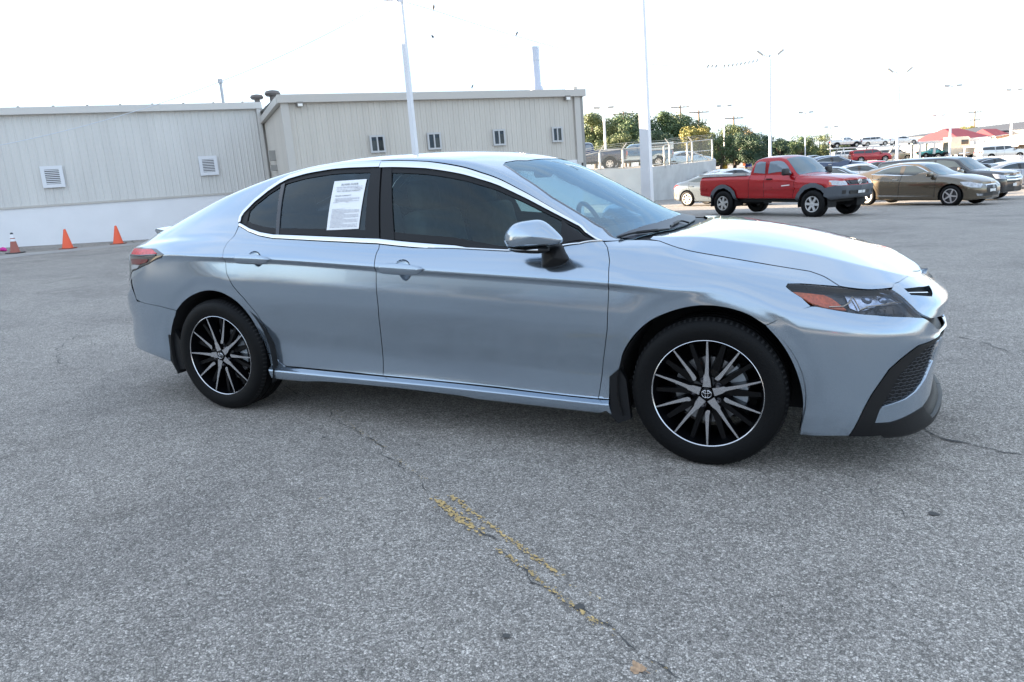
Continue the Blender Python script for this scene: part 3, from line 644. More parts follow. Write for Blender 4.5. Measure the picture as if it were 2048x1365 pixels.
# wipers
for pts in ([(1238, 478.5), (1262, 472), (1300, 467), (1336, 463)], [(1340, 457), (1352, 449), (1364, 446), (1392, 444)]):
    uv = px(*pts); P = S.ev(uv)+S.nr(uv)*.011; P = spline(P, 20)
    MB().tube(P, [.005]*6+[.008]*8+[.005]*6, 6).build('wiper', BLACKTRIM, CAR)
# wheels
def arc_prof(): return [(.238, -.108), (.250, -.112), (.275, -.1185), (.300, -.1165), (.318, -.108), (.3285, -.094), (.332, -.078), (.3325, -.076), (.3265, -.076), (.3265, -.068), (.3335, -.068), (.334, -.030), (.328, -.030), (.328, -.021), (.334, -.021),
                        (.334, .021), (.328, .021), (.328, .030), (.334, .030), (.3335, .068), (.3265, .068), (.3265, .076), (.332, .078), (.318, .108), (.275, .1185), (.238, .108)]
def polar(r, a, y): return (r*math.cos(a), y, r*math.sin(a))
def make_wheel(rot):
    wh = empty('wheel')
    t = MB().lathe(arc_prof(), 96); 
    t.build('tyre', RUBBER, wh, angle=28)
    blocks = MB()
    for k in range(84):                                            # shoulder grooves of the tread
        a = 2*math.pi*k/84
        for sg in (-1,):
            p = [np.array(polar(r, a, y)) for r, y in ((.3235, -.1025), (.3315, -.089), (.3345, -.080))]
            tx = np.array([-math.sin(a), 0, math.cos(a)])*.0045
            blocks.add([q-tx for q in p]+[q+tx for q in p], [(0, 1, 4, 3), (1, 2, 5, 4)])
    blocks.build('tread_grooves', BLACKDULL, wh)
    MB().lathe([(.232, -.092), (.2395, -.1005), (.2405, -.106), (.2365, -.108), (.2335, -.105), (.2320, -.094), (.222, -.075), (.214, -.02), (.205, .0), (.205, .08), (.225, .10), (.24, .105)], 96).build('rim', [RIMBLACK], wh, angle=35)
    MB().lathe([(.2352, -.1040), (.2395, -.1085), (.2376, -.1094), (.2338, -.1052)], 96, closed=True).build('rim_edge', ALLOY, wh, angle=60)
    for k in range(5):
        a0 = math.radians(90-72*k+rot)
        def pt(r, off, y): 
            # off: sideways distance from the spoke's axis
            return np.array([r*math.cos(A)-off*math.sin(A), y, r*math.sin(A)+off*math.cos(A)])
        def spoke(name, stations, m, th):
            mb = MB(); n = len(stations)
            L = [pt(r, o+w/2, y) for r, o, w, y in stations]; R = [pt(r, o-w/2, y) for r, o, w, y in stations]
            LB = [pt(r, o+w*.75, y+th) for r, o, w, y in stations]; RB = [pt(r, o-w*.75, y+th) for r, o, w, y in stations]
            mb.mat(0)
            for i in range(n-1): mb.add([L[i], L[i+1], R[i+1], R[i]], [(0, 1, 2, 3)])
            mb.mat(1)
            for i in range(n-1): mb.add([L[i], L[i+1], LB[i+1], LB[i]], [(0, 1, 2, 3)]); mb.add([R[i], R[i+1], RB[i+1], RB[i]], [(0, 1, 2, 3)])
            mb.add([L[0], R[0], RB[0], LB[0]], [(0, 1, 2, 3)])
            return mb.build(name, m, wh)
        A = a0; spoke('spoke', [(.030, 0, .036, -.1005), (.062, .0, .029, -.1005), (.080, .003, .023, -.100), (.086, .001, .017, -.100), (.150, -.001, .0120, -.1015), (.234, 0, .0065, -.1045)], [ALLOY, RIMBLACK], .045)
        A = a0-math.radians(34.5); spoke('spoke', [(.075, .006, .012, -.0995), (.084, .003, .020, -.100), (.098, .001, .017, -.100), (.150, .0, .0125, -.1015), (.234, 0, .0065, -.1045)], [ALLOY, RIMBLACK], .045)
        A = a0-math.radians(17); spoke('spoke_back', [(.04, 0, .06, -.070), (.1, 0, .030, -.062), (.222, 0, .02, -.068)], [RIMBLACK, RIMBLACK], .03)
        A = a0+math.radians(19); spoke('spoke_back', [(.05, 0, .025, -.080), (.1, 0, .022, -.075), (.225, 0, .018, -.078)], [RIMBLACK, RIMBLACK], .03)
        an = a0+math.radians(19); c = np.array(polar(.0572, an, 0))
        nut = MB(); nut.lathe([(0, -.098), (.0075, -.098), (.0095, -.094), (.0095, -.07)], 6, c=(c[0], 0, c[2])); nut.lathe([(.0165, -.088), (.0165, -.0875), (.0115, -.080), (.0095, -.080)], 16, c=(c[0], 0, c[2]))
        nut.build('lug_nut', NUT, wh)
    MB().lathe([(0, -.075), (.07, -.078), (.075, -.06)], 40).build('hub', RIMBLACK, wh, smooth=True)
    MB().lathe([(0, -.1035), (.022, -.1035), (.0255, -.102), (.0275, -.097), (.0275, -.08)], 40).build('hub_cap', RIMBLACK, wh, angle=40)
    em = MB(); T = np.linspace(0, 2*math.pi, 41)[:-1]
    for rx, rz, cz in ((.0205, .0175, 0), (.0058, .0165, -.001), (.0148, .0062, .0085)):
        em.tube([(rx*math.cos(t), -.105, cz+rz*math.sin(t)) for t in T], .0017, 6, closed=True)
    tag(em.build('emblem', ALLOY, wh, smooth=True), kind='stuff')
    MB().lathe([(.05, -.03), (.15, -.03), (.15, -.005), (.05, -.005)], 48, closed=True).build('brake_disc', STEEL, wh, angle=40)
    cp = MB(); A = np.linspace(math.radians(-14), math.radians(46), 9)
    cp.grid(np.array([[polar(r, a, y) for a in A] for r, y in ((.105, -.052), (.168, -.056), (.172, -.02))])); cp.build('brake_caliper', mat('caliper', (.38, .42, .46), .4, .7), wh, angle=40)
    return wh
for sx, ry in ((1.4125, 0.), (-1.4125, 17.)):
    wq = make_wheel(ry); wq.parent = CAR; wq.location = (sx, -.797, .331)
    w2 = clone(wq, CAR, (sx, .797, .331)); w2.rotation_euler = (0, 0, math.pi)
# cabin: seats, dashboard, steering wheel, floor
def soft(mbs, c, d, name, m, parent, tilt=0., bev=.05):
    mb = MB().box((0, 0, 0), d); o = mb.build(name, m, parent); bm = bmesh.new(); bm.from_mesh(o.data)
    bmesh.ops.bevel(bm, geom=bm.edges[:], offset=min(bev, min(d)*.45), segments=3, affect='EDGES', profile=.5)
    for f in bm.faces: f.smooth = True
    bm.to_mesh(o.data); bm.free(); o.location = c; o.rotation_euler = (0, tilt, 0); return o
for x, y in ((.12, -.37), (.12, .37), (-.78, -.36), (-.78, .36)):
    st = soft(None, (x, y, .50), (.52, .50, .18), 'seat', CABIN, CAR)
    soft(None, (-.27, 0, .33), (.15, .48, .60), 'backrest', CABIN, st, -.22); soft(None, (-.37, 0, .70 if x > 0 else .66), (.09, .25, .17), 'headrest', CABIN, st, -.15, .04)
MB().box((-.2, 0, .34), (2.4, 1.5, .06)).build('cabin_floor', BLACKDULL, CAR)
dsh = soft(None, (.82, 0, .86), (.50, 1.42, .18), 'dashboard', mat('dash_grey', (.035, .04, .05), .7), CAR, .05, .07)
stw = MB().tube([(.0, .18*math.cos(t), .18*math.sin(t)) for t in np.linspace(0, 6.283, 33)[:-1]], .015, 8, closed=True).build('steering_wheel', BLACKTRIM, CAR, smooth=True)
stw.location = (.50, .37, .93); stw.rotation_euler = (0, -.4, 0)
soft(None, (.33, 0, 1.30), (.04, .22, .065), 'rear_view_mirror', BLACKGLOSS, CAR, 0, .02)
for y in (-.80, .80):
    MB().box((-.05, y, .66), (2.0, .06, .56)).build('door_trim', CABIN, CAR)
# notice taped inside the rear door glass
no = px((668.5, 362.5), (733, 358), (716.5, 457.5), (652.5, 460.5)); 
WHITEP = mat('paper', (.80, .81, .82), .6)
notice = panel('notice_sheet', S, no, WHITEP, REAR_DOOR, .02, 0, .0006, off=-.003)
def on_paper(a, b):  # a across, b down in 0..1
    t = no[0]*(1-a)+no[1]*a; d = no[3]*(1-a)+no[2]*a; uv = (t*(1-b)+d*b)[None]; return S.ev(uv)[0], S.nr(uv)[0]
INK = mat('ink', (.02, .02, .03), .7); PINK = mat('faded_ink', (.35, .34, .38), .7)
def text_on(frame, txt, a, b, size, name, parent, m=None, off=.0008, bold=0.):
    p, n = frame(a, b); q, _ = frame(a+.05, b); r, _ = frame(a, b+.05)
    ex = (q-p)/np.linalg.norm(q-p); ey = -(r-p); ey -= ex*(ey@ex); ey /= np.linalg.norm(ey); ez = np.cross(ex, ey)
    cu = bpy.data.curves.new(name, 'FONT'); cu.body = txt; cu.size = size; cu.align_x = 'CENTER'; cu.offset = bold
    o = bpy.data.objects.new(name, cu); COL.objects.link(o); cu.materials.append(m or INK)
    Mx = Matrix.Identity(4); p = p+ez*off
    for i in range(3): Mx[i][0] = ex[i]; Mx[i][1] = ey[i]; Mx[i][2] = ez[i]; Mx[i][3] = p[i]
    bpy.context.view_layer.update(); me = bpy.data.meshes.new_from_object(o.evaluated_get(bpy.context.evaluated_depsgraph_get())); bpy.data.objects.remove(o)
    me.transform(Mx); o = bpy.data.objects.new(name, me); COL.objects.link(o); o.parent = parent; tag(o, kind='stuff'); return o
TXT = []
text_on(on_paper, 'BUYERS GUIDE', .52, .115, .0165, 'lettering', notice)
text_on(on_paper, 'AS IS - NO DEALER WARRANTY', .53, .25, .0108, 'lettering', notice)
text_on(on_paper, 'DEALER WARRANTY', .38, .345, .0112, 'lettering', notice)
rn = random.Random(4); ln_ = MB()
for b, a0, a1 in [(.145, .12, .93), (.165, .15, .8), (.175, .72, .93), (.2, .12, .5), (.2, .55, .95)]+[(.385+.02*k, .14, .9-.2*(k % 3 == 2)) for k in range(4)]+[(.465, .1, .25), (.465, .5, .58)]+[(.60+.0235*k, .1, .95 if k % 4 else .5) for k in range(16)]:
    a = a0
    while a < a1-.01:
        e = min(a1, a+rn.uniform(.03, .12)); P = []
        for aa, bb in ((a, b), (e, b), (e, b+.0075), (a, b+.0075)): p, n = on_paper(aa, bb); P.append(p-0*n)
        nn = np.cross(P[1]-P[0], P[3]-P[0]); nn /= np.linalg.norm(nn); nn = nn if nn[1] < 0 else -nn
        ln_.add([p+nn*(-.003+.0038) if False else p+nn*.0008 for p in P], [(0, 1, 2, 3)]); a = e+rn.uniform(.008, .02)
for k in range(len(ln_.V)):
    pass
tag(ln_.build('print_lines', PINK, notice), kind='stuff')

# ================================================================== ground
def terrain(l, d):
    l = np.asarray(l, float); d = np.asarray(d, float)
    a = (np.sqrt((d-8)**2+9)+(d-8))/2; k = smoothstep(6, 16, d)
    z = -.0165*a*smoothstep(3, 10, d)-.0125*np.clip(l, -15, 40)*k
    z = np.clip(z, -.85, .2); b = smoothstep(52, 78, d)
    return z*(1-b)+b*.25
def gz(p): l, d = tolat(p); return float(terrain(l, d))
def gpix(x, y, dz=0.):
    """where the line of sight through a photo pixel meets the ground"""
    d = ray(x, y); t = 1.
    z = 0.
    for _ in range(40):
        t = (z+dz-CAMP[2])/d[2]; P = CAMP+t*d; l, dd = tolat(P); z = .5*z+.5*float(terrain(l, dd))
    return np.array([P[0], P[1], z])
def asphalt():
    m = bpy.data.materials.new('asphalt'); m.use_nodes = True; n = m.node_tree.nodes; l = m.node_tree.links; b = n['Principled BSDF']
    tc = n.new('ShaderNodeTexCoord'); co = tc.outputs['Object']
    wn = n.new('ShaderNodeTexNoise'); wn.inputs['Scale'].default_value = 60; l.new(co, wn.inputs['Vector'])
    wm = n.new('ShaderNodeMix'); wm.data_type = 'VECTOR'; wm.inputs[0].default_value = .012; l.new(co, wm.inputs['A']); l.new(wn.outputs['Color'], wm.inputs['B']); wv = wm.outputs['Result']
    def vor(scale, feat='F1'):
        v = n.new('ShaderNodeTexVoronoi'); v.feature = feat; v.inputs['Scale'].default_value = scale; l.new(wv, v.inputs['Vector']); return v
    def ramp(src, stops):
        r = n.new('ShaderNodeValToRGB'); e = r.color_ramp.elements
        while len(e) < len(stops): e.new(.5)
        for q, (p, c) in zip(e, stops): q.position = p; q.color = (*c, 1)
        l.new(src, r.inputs[0]); return r.outputs[0]
    def mul(a, bb, f=1.):
        x = n.new('ShaderNodeMix'); x.data_type = 'RGBA'; x.blend_type = 'MULTIPLY'; x.inputs[0].default_value = f; l.new(a, x.inputs['A']); l.new(bb, x.inputs['B']); return x.outputs['Result']
    v1 = vor(135); v2 = vor(320); sp = n.new('ShaderNodeSeparateColor'); l.new(v1.outputs['Color'], sp.inputs[0]); sp2 = n.new('ShaderNodeSeparateColor'); l.new(v2.outputs['Color'], sp2.inputs[0])
    c1 = ramp(sp.outputs[0], [(0, (.235, .213, .190)), (.35, (.385, .350, .312)), (.7, (.50, .455, .407)), (1, (.70, .64, .58))])
    c2 = ramp(sp2.outputs[1], [(0, (.5, .5, .5)), (.6, (.95, .95, .95)), (1, (1.4, 1.4, 1.4))])
    ed = vor(135, 'DISTANCE_TO_EDGE'); e1 = ramp(ed.outputs['Distance'], [(0, (.34, .34, .345)), (.12, (.8, .8, .8)), (.3, (1, 1, 1))])
    col = mul(mul(c1, e1), c2, .75)
    big = n.new('ShaderNodeTexNoise'); big.inputs['Scale'].default_value = .55; big.inputs['Detail'].default_value = 7; big.inputs['Roughness'].default_value = .62; l.new(co, big.inputs['Vector'])
    col = mul(col, ramp(big.outputs['Fac'], [(.3, (.70, .70, .71)), (.45, (.95, .95, .95)), (.72, (1.15, 1.15, 1.14))]))
    med = n.new('ShaderNodeTexNoise'); med.inputs['Scale'].default_value = 9; med.inputs['Detail'].default_value = 5; l.new(co, med.inputs['Vector'])
    col = mul(col, ramp(med.outputs['Fac'], [(.3, (.9, .9, .9)), (.7, (1.08, 1.08, 1.08))]))
    st = n.new('ShaderNodeTexNoise'); st.inputs['Scale'].default_value = 1.3; st.inputs['Detail'].default_value = 4; st.inputs['Distortion'].default_value = .6; l.new(co, st.inputs['Vector'])
    col = mul(col, ramp(st.outputs['Fac'], [(.60, (1, 1, 1)), (.74, (.82, .815, .81))]))
    l.new(col, b.inputs['Base Color']); b.inputs['Roughness'].default_value = .8; b.inputs['Specular IOR Level'].default_value = .35
    bp = n.new('ShaderNodeBump'); bp.inputs['Strength'].default_value = .7; bp.inputs['Distance'].default_value = .006; l.new(ed.outputs['Distance'], bp.inputs['Height']); l.new(bp.outputs[0], b.inputs['Normal'])
    return m
def steps(lo, hi, near, k=1.13):
    out = [0.]; s = near
    while out[-1] < hi: out.append(out[-1]+s); s *= k
    neg = [0.]; s = near
    while neg[-1] > lo: neg.append(neg[-1]-s); s *= k
    return np.array(sorted(set(out+neg)))
Ls, Ds = steps(-1500, 1500, 1.2), steps(-1200, 2500, 1.2)
Gd = np.array([[ld(a, b, float(terrain(a, b))) for b in Ds] for a in Ls])
tag(MB().grid(Gd).build('ground', asphalt(), smooth=True), kind='structure')
# worn yellow paint, cracks, tar spots
rg_ = random.Random(7)
def scrape(name, lines, m, z=.004, kind='structure'):
    mb = MB()
    for pts, wid, dens, sz in lines:
        P = resamp([gpix(*p) for p in pts], .0035); sz *= .5; wid *= 1.25
        for p in P:
            if rg_.random() > dens*.85: continue
            q = p+np.array([rg_.gauss(0, wid), rg_.gauss(0, wid), 0]); s = sz*rg_.uniform(.35, 1.2); k = rg_.randint(5, 8); a0 = rg_.random()*6.28; st = rg_.uniform(.5, 1)
            d = P[-1]-P[0]; d = d/np.linalg.norm(d); e = np.array([-d[1], d[0], 0])
            V = []
            for i in range(k):
                r = s*rg_.uniform(.6, 1.2); a = a0+6.28*i/k; V.append(q*[1, 1, 0]+d*r*math.cos(a)*1.5+e*r*math.sin(a)*st)
            V = [np.array([v[0], v[1], gz(v)+z+rg_.uniform(0, .0008)]) for v in V]; mb.add(V, [tuple(range(k))])
    return tag(mb.build(name, m), kind=kind)
YEL = mat('worn_yellow_paint', (.50, .35, .15), .85, var=.35, vscale=40)
scrape('parking_line', [([(868, 997), (905, 1026), (962, 1071)], .009, 1.0, .015), ([(878, 1004), (930, 1045)], .010, .9, .013), ([(900, 992), (960, 1036), (1012, 1075), (1062, 1110), (1110, 1145)], .006, 1.0, .012),
                        ([(996, 1099), (1040, 1131), (1082, 1166), (1150, 1216), (1206, 1256)], .006, .75, .010), ([(1110, 1145), (1180, 1190), (1260, 1235)], .008, .25, .007), ([(640, 800), (700, 850), (760, 892), (850, 960)], .006, .30, .006),
                        ([(1206, 1256), (1300, 1330), (1340, 1360)], .012, .2, .006), ([(630, 1002), (660, 995)], .004, .5, .006)], YEL)
TAR = mat('tar_dark', (.075, .073, .07), .85)
def crack(pts, wd, seed):
    r = random.Random(seed); P = resamp([gpix(*p) for p in pts], .04); L = []; R = []; o = 0.
    for i, p in enumerate(P):
        o = .85*o+r.gauss(0, .014); t = P[min(i+1, len(P)-1)]-P[max(i-1, 0)]; t /= np.linalg.norm(t); e = np.array([-t[1], t[0], 0]); w_ = wd*.8*r.uniform(.0, 1.0)**1.6*(1 if 0 < i < len(P)-1 else .1)
        for arr, sg in ((L, 1), (R, -1)):
            q = p+e*(o+sg*w_); arr.append((q[0], q[1], gz(q)+.0035))
    return tag(MB().grid(np.array([L, R])).build('crack', TAR), kind='structure')
crack([(560, 770), (640, 822), (720, 872), (790, 915), (870, 985)], .006, 1)
crack([(1815, 852), (1880, 872), (1950, 892), (2048, 912)], .018, 2); crack([(1600, 820), (1700, 836), (1820, 856)], .008, 8)
crack([(150, 672), (125, 700), (130, 740)], .006, 3); crack([(1900, 672), (1975, 690), (2048, 716)], .008, 4); crack([(560, 486), (500, 492), (430, 499)], .02, 5); crack([(1680, 470), (1740, 486), (1760, 492)], .03, 6); crack([(960, 1060), (1050, 1130), (1160, 1222), (1290, 1320), (1370, 1365)], .005, 9)
crack([(250, 474), (262, 480), (270, 487)], .02, 11); crack([(0, 640), (110, 655), (200, 690)], .004, 12); crack([(1550, 905), (1700, 960), (1830, 1040), (1870, 1060)], .003, 13)
for x, y, s in ((1012, 1274, .016), (1868, 1030, .022), (1160, 1216, .02), (838, 892, .01), (648, 876, .012)):
    c = gpix(x, y); mb = MB(); k = 9; mb.add([(c[0]+s*rg_.uniform(.6, 1.1)*math.cos(6.28*i/k), c[1]+s*rg_.uniform(.5, .9)*math.sin(6.28*i/k), gz(c)+.0045) for i in range(k)], [tuple(range(k))]); tag(mb.build('tar_spot', TAR), kind='structure')
# fallen leaf
c = gpix(1275, 1341); out = []
for i in range(40):
    a = 2*math.pi*i/40; r = .019*(1+.22*math.cos(3*a)+.14*math.cos(5*a+1)+.09*math.cos(11*a+1)); out.append((r*math.cos(a), r*math.sin(a)*.8))
V = [(c[0]+x, c[1]+y, c[2]+.006+.25*abs(x)*abs(x)/.02+.006*math.sin(90*y)) for x, y in out]
bl = MB(); bl.prism(V, (0, 0, .0006)); bl.bar((c[0]+.012, c[1], c[2]+.008), (c[0]+.036, c[1]-.008, c[2]+.006), .0016)
tag(bl.build('fallen_leaf', mat('dry_leaf', (.40, .26, .16), .8, var=.3, vscale=90)), 'small dry tan leaf lying on the asphalt', 'leaf')

# ================================================================== metal-sided buildings
SIDING = mat('tan_siding', (.56, .52, .465), .45, var=.05, vscale=2.6, streak=True); SIDING_L = mat('grey_siding', (.64, .625, .60), .45, var=.045, vscale=2.2, streak=True)
TRIM = mat('siding_trim', (.52, .49, .45), .45); WHITEWALL = mat('white_painted_concrete', (.80, .80, .82), .75, var=.04, vscale=1.2, bump=.3, bscale=14)
ROOFM = mat('roof_metal', (.55, .55, .53), .4, .3)
vpd = ray(4402, 115); WD = vpd-GUP*(vpd@GUP); WD /= np.linalg.norm(WD); WN = np.cross(WD, GUP); WN = WN if WN@(CAMP) < WN@gpix(0, 497) else -WN; WN /= np.linalg.norm(WN)
if WN@(CAMP-gpix(0, 497)) < 0: WN = -WN                          # outward, towards the lot
P0 = gpix(0, 496)
def onplane(x, y, P, n): d = ray(x, y); return CAMP+d*(((P-CAMP)@n)/(d@n))
def hgt(p, base): return (np.asarray(p)-base)@GUP
eave0 = onplane(0, 215, P0, WN); HS = hgt(onplane(0, 418, P0, WN), P0); HE = hgt(eave0, P0)-.20
cornA = onplane(536, 300, P0, WN); sA = (cornA-P0)@WD
# the nearer building starts where the return wall meets the picture column 570
base = P0+WD*sA; t = 0.
for _ in range(60):
    q = project(base+WN*t+GUP*3)[0]; t += (570-q)*.004
RET = t; P1 = base+WN*RET
r_e = onplane(1155, 181, P1, WN); sB = (r_e-P1)@WD; HE2 = hgt(onplane(572, 190, P1, WN), P1)-.21; HS2 = hgt(onplane(1160, 319.5, P1, WN), P1)
print('building', 'HS', HS, 'HE', HE, 'sA', sA, 'RET', RET, 'sB', sB, 'HE2', HE2, 'HS2', HS2)
def siding(parent, P, wdir, n, length, h0, h1, m, pitch=.305, start=0.):
    k = int(length/pitch); rib = .015; prof = [(0, 0), (.012, rib), (.032, rib), (.044, 0), (pitch*.62-.015, 0), (pitch*.62, .006), (pitch*.62+.015, 0), (pitch, 0)]
    V = [wdir*a+n*b+GUP*h0 for a, b in prof]+[wdir*a+n*b+GUP*h1 for a, b in prof]; c = len(prof)
    o0 = MB().add(V, [(i, i+1, c+i+1, c+i) for i in range(c-1)]).build('siding_panel', m, parent); o0.location = Vector(P+wdir*start)
    for i in range(1, k):
        o = o0.copy(); COL.objects.link(o); o.parent = parent; o.location = Vector(P+wdir*(start+i*pitch))
    return k*pitch
AX = (WD, WN, GUP)
def slab(name, P, a0, a1, n0, n1, h0, h1, m, parent, wd=WD, wn=WN):
    return MB().box(P+wd*(a0+a1)/2+wn*(n0+n1)/2+GUP*(h0+h1)/2, (a1-a0, n1-n0, h1-h0), (wd, wn, GUP)).build(name, m, parent)
BL = empty('left_building'); BL.name = 'metal_building'
tag(BL, 'long pale grey metal-sided building on a white concrete base with two louvred vents', 'building')
LEFT0 = -2.8
slab('concrete_base', P0, LEFT0, sA+.4, -.3, .02, -1, HS, WHITEWALL, BL)
k = siding(BL, P0, WD, WN, sA-LEFT0, HS, HE, SIDING_L, .205, start=LEFT0)
slab('wall_core', P0, LEFT0, sA+.2, -.35, -.02, HS, HE, TRIM, BL); slab('flashing', P0, LEFT0, sA, .0, .055, HS-.03, HS+.025, TRIM, BL)
slab('eave_trim', P0, LEFT0-.1, sA-.02, -.05, .16, HE-.02, HE+.17, mat('gutter_metal', (.60, .58, .55), .4), BL)
MB().add([P0+WD*a+WN*b+GUP*h for a in (LEFT0, sA) for b, h in ((.1, HE+.17), (-8.5, HE+.55))], [(0, 1, 3, 2)]).build('roof', ROOFM, BL)
slab('back_wall', P0, LEFT0, sA, -8.5, -8.3, -1, HE+.5, SIDING_L, BL)
for i in range(9):
    a = sA*(i+.3)/9; slab('roof_clip', P0, a, a+.06, .02, .1, HE+.17, HE+.205, mat('clip_rust', (.3, .26, .22), .6), BL)
dsA = onplane(511, 215, P0, WN); a = (dsA-P0)@WD; slab('downspout', P0, a, a+.11, .035, .13, -.2, HE-.02, mat('gutter_metal', (.60, .58, .55), .4), BL)
FRAMEW = mat('white_frame', (.74, .75, .78), .5); DARKV = mat('vent_dark', (.05, .05, .055), .7)
for x0, y0, x1, y1 in ((81, 334, 131, 374.5), (397, 314, 437, 350)):
    A = onplane(x0, y0, P0, WN); B = onplane(x1, y1, P0, WN); a0, a1 = (A-P0)@WD, (B-P0)@WD; h1, h0 = hgt(onplane((x0+x1)/2, (y0+onplane(0, 0, P0, WN)[0]*0), P0, WN), P0), hgt(onplane((x0+x1)/2, y1, P0, WN), P0)
    vt = slab('louvre_vent', P0, a0, a1, .036, .045, h0, h1, DARKV, BL); fw = .075
    for q in ((a0-.02, a0+fw, h0-.02, h1+.02), (a1-fw, a1+.02, h0-.02, h1+.02), (a0+fw, a1-fw, h1-fw, h1+.02), (a0+fw, a1-fw, h0-.02, h0+fw)): slab('vent_frame', P0, q[0], q[1], .04, .085, q[2], q[3], FRAMEW, vt)
    for i in range(8):
        hh = h0+fw+(h1-h0-2*fw)*(i+.5)/8
        MB().box(P0+WD*(a0+a1)/2+WN*.066+GUP*hh, (a1-a0-2*fw, .03, (h1-h0-2*fw)/8*.5), (WD, WN, GUP)).build('louvre', FRAMEW, vt)
pp = onplane(446, 200, P0-WN*1.2, WN); MB().tube([pp-GUP*.4, pp+GUP*.52], .045, 10).tube([pp+GUP*.5, pp+GUP*.62], .075, 10).build('vent_pipe', mat('galvanised', (.42, .43, .45), .45, .6), BL, angle=40)
for x, y, s in ((545.5, 192.5, .17), (514, 199, .14)):
    pq = onplane(x, y, P0-WN*2, WN); tb = MB()
    for k_, (r, h) in enumerate(((1, 0), (1.15, .12), (1.1, .3), (.6, .42))): pass
    V = []; cc = 14
    for r, h in ((.5, -2.2), (.5, -.05), (1, 0), (1.2, .25), (1.0, .55), (.3, .68)):
        for i in range(cc): V.append(pq+(WD*math.cos(6.283*i/cc)+WN*math.sin(6.283*i/cc))*r*s*1.3+GUP*h*s*1.6)
    tb.add(V, [(i*cc+j, i*cc+(j+1) % cc, (i+1)*cc+(j+1) % cc, (i+1)*cc+j) for i in range(5) for j in range(cc)]); tb.add(V[-cc:], [tuple(range(cc))])
    tb.build('roof_turbine', mat('turbine_brown', (.16, .14, .13), .5, .3), BL, angle=40)
# tall block added beyond the left edge of view to shade the lot
BW = empty('added_shade_block'); tag(BW, 'tall tan metal block added out of view to shade the lot', 'building')
slab('wall', P0, -34, LEFT0-.2, -16, .0, -1, 8.0, SIDING, BW); slab('parapet_trim', P0, -34.1, LEFT0-.15, -16.1, .1, 8.0, 8.25, TRIM, BW)
# nearer building on the right
BR = empty('tan_building'); BR.name = 'tan_metal_building'
tag(BR, 'tan metal-sided building with four small windows and a round exhaust stack', 'building')
slab('concrete_base', P1, .02, sB-.02, -.3, .02, -1.2, HS2, WHITEWALL, BR)
siding(BR, P1, WD, WN, sB-.2, HS2, HE2, SIDING, .16, start=.12)
slab('wall_core', P1, .05, sB-.05, -.5, -.02, HS2, HE2, SIDING, BR)
siding(BR, P1-WN*8.4, WN, -WD, 8.4, -.6, HE2+.0, SIDING, .2)
slab('side_core', P1, .04, .12, -8.4, -.0, -1, HE2, TRIM, BR)
slab('end_wall', P1, sB-.12, sB, -8.5, -.02, -1.2, HE2+.3, SIDING, BR); slab('back_wall', P1, .1, sB, -8.6, -8.4, -1.2, HE2+.4, SIDING, BR)
slab('corner_trim', P1, -.05, .14, -.05, .06, -.8, HE2+.02, TRIM, BR); slab('corner_trim', P1, sB-.16, sB+.03, -.10, .06, HS2-.1, HE2+.02, TRIM, BR)
slab('downspout', P1, sB+.04, sB+.15, -.12, .02, HS2-.35, HE2, mat('gutter_dark', (.30, .29, .27), .5), BR)
slab('eave_trim', P1, -.12, sB+.2, -.05, .14, HE2, HE2+.20, TRIM, BR); slab('rake_trim', P1, -.13, -.01, -8.4, -.06, HE2+.01, HE2+.19, TRIM, BR)
MB().add([P1+WD*a+WN*b+GUP*h for a in (-.1, sB+.15) for b, h in ((.1, HE2+.2), (-8.6, HE2+.5))], [(0, 1, 3, 2)]).build('roof', ROOFM, BR)
WG = glass('window_glass_dark', (.6, .64, .68), ior=1.35)
BLIND = mat('window_blind', (.42, .36, .28), .8, var=.3, vscale=3); BLUEB = mat('window_room', (.16, .2, .24), .8)
for i, (x0, y0, x1, y1) in enumerate(((739.5, 272.7, 769, 304.6), (854.2, 267.5, 881, 298.5), (984.7, 260.8, 1009, 290.4), (1102.6, 255.8, 1123.6, 283.7))):
    xm = (x0+x1)/2; a0, a1 = ((onplane(x, (y0+y1)/2, P1, WN)-P1)@WD for x in (x0+1.2, x1-1.2)); h1, h0 = (hgt(onplane(xm, y, P1, WN), P1) for y in (y0, y1))
    wn = slab('window', P1, a0, a1, .0, .036, h0, h1, BLUEB, BR); am = (a0+a1)/2; fw = .028
    for q in ((a0-.02, a0+fw, h0-.02, h1+.02), (a1-fw, a1+.02, h0-.02, h1+.02), (a0+fw, a1-fw, h1-fw, h1+.02), (a0+fw, a1-fw, h0-.02, h0+fw), (am-.018, am+.018, h0+fw, h1-fw)): slab('window_frame', P1, q[0], q[1], .034, .08, q[2], q[3], mat('window_alloy', (.50, .50, .50), .5), wn)
    for q, mm in (((a0+fw, am-.025), BLUEB if i else BLIND), ((am+.025, a1-fw), BLIND)):
        slab('curtain', P1, q[0], q[1], .037, .042, h0+fw, h0+fw+(h1-h0-2*fw)*(.75 if i != 3 else .95), mm, wn); slab('pane', P1, q[0], q[1], .05, .054, h0+fw, h1-fw, WG, wn)
for x0, y0, x1, y1 in ((591.5, 205.7, 603.8, 213.9), (1126, 193, 1135.5, 201)):
    a0, a1 = ((onplane(x, y0, P1, WN)-P1)@WD for x in (x0, x1)); h1, h0 = (hgt(onplane((x0+x1)/2, y, P1, WN), P1) for y in (y0, y1))
    wl = slab('wall_light', P1, a0, a1, .03, .17, h0, h1, mat('lamp_bronze', (.22, .2, .18), .5), BR); slab('lamp_lens', P1, a0+.02, a1-.02, .10, .19, h0-.01, h1-.05, mat('lamp_cover', (.85, .83, .78), .3), wl)
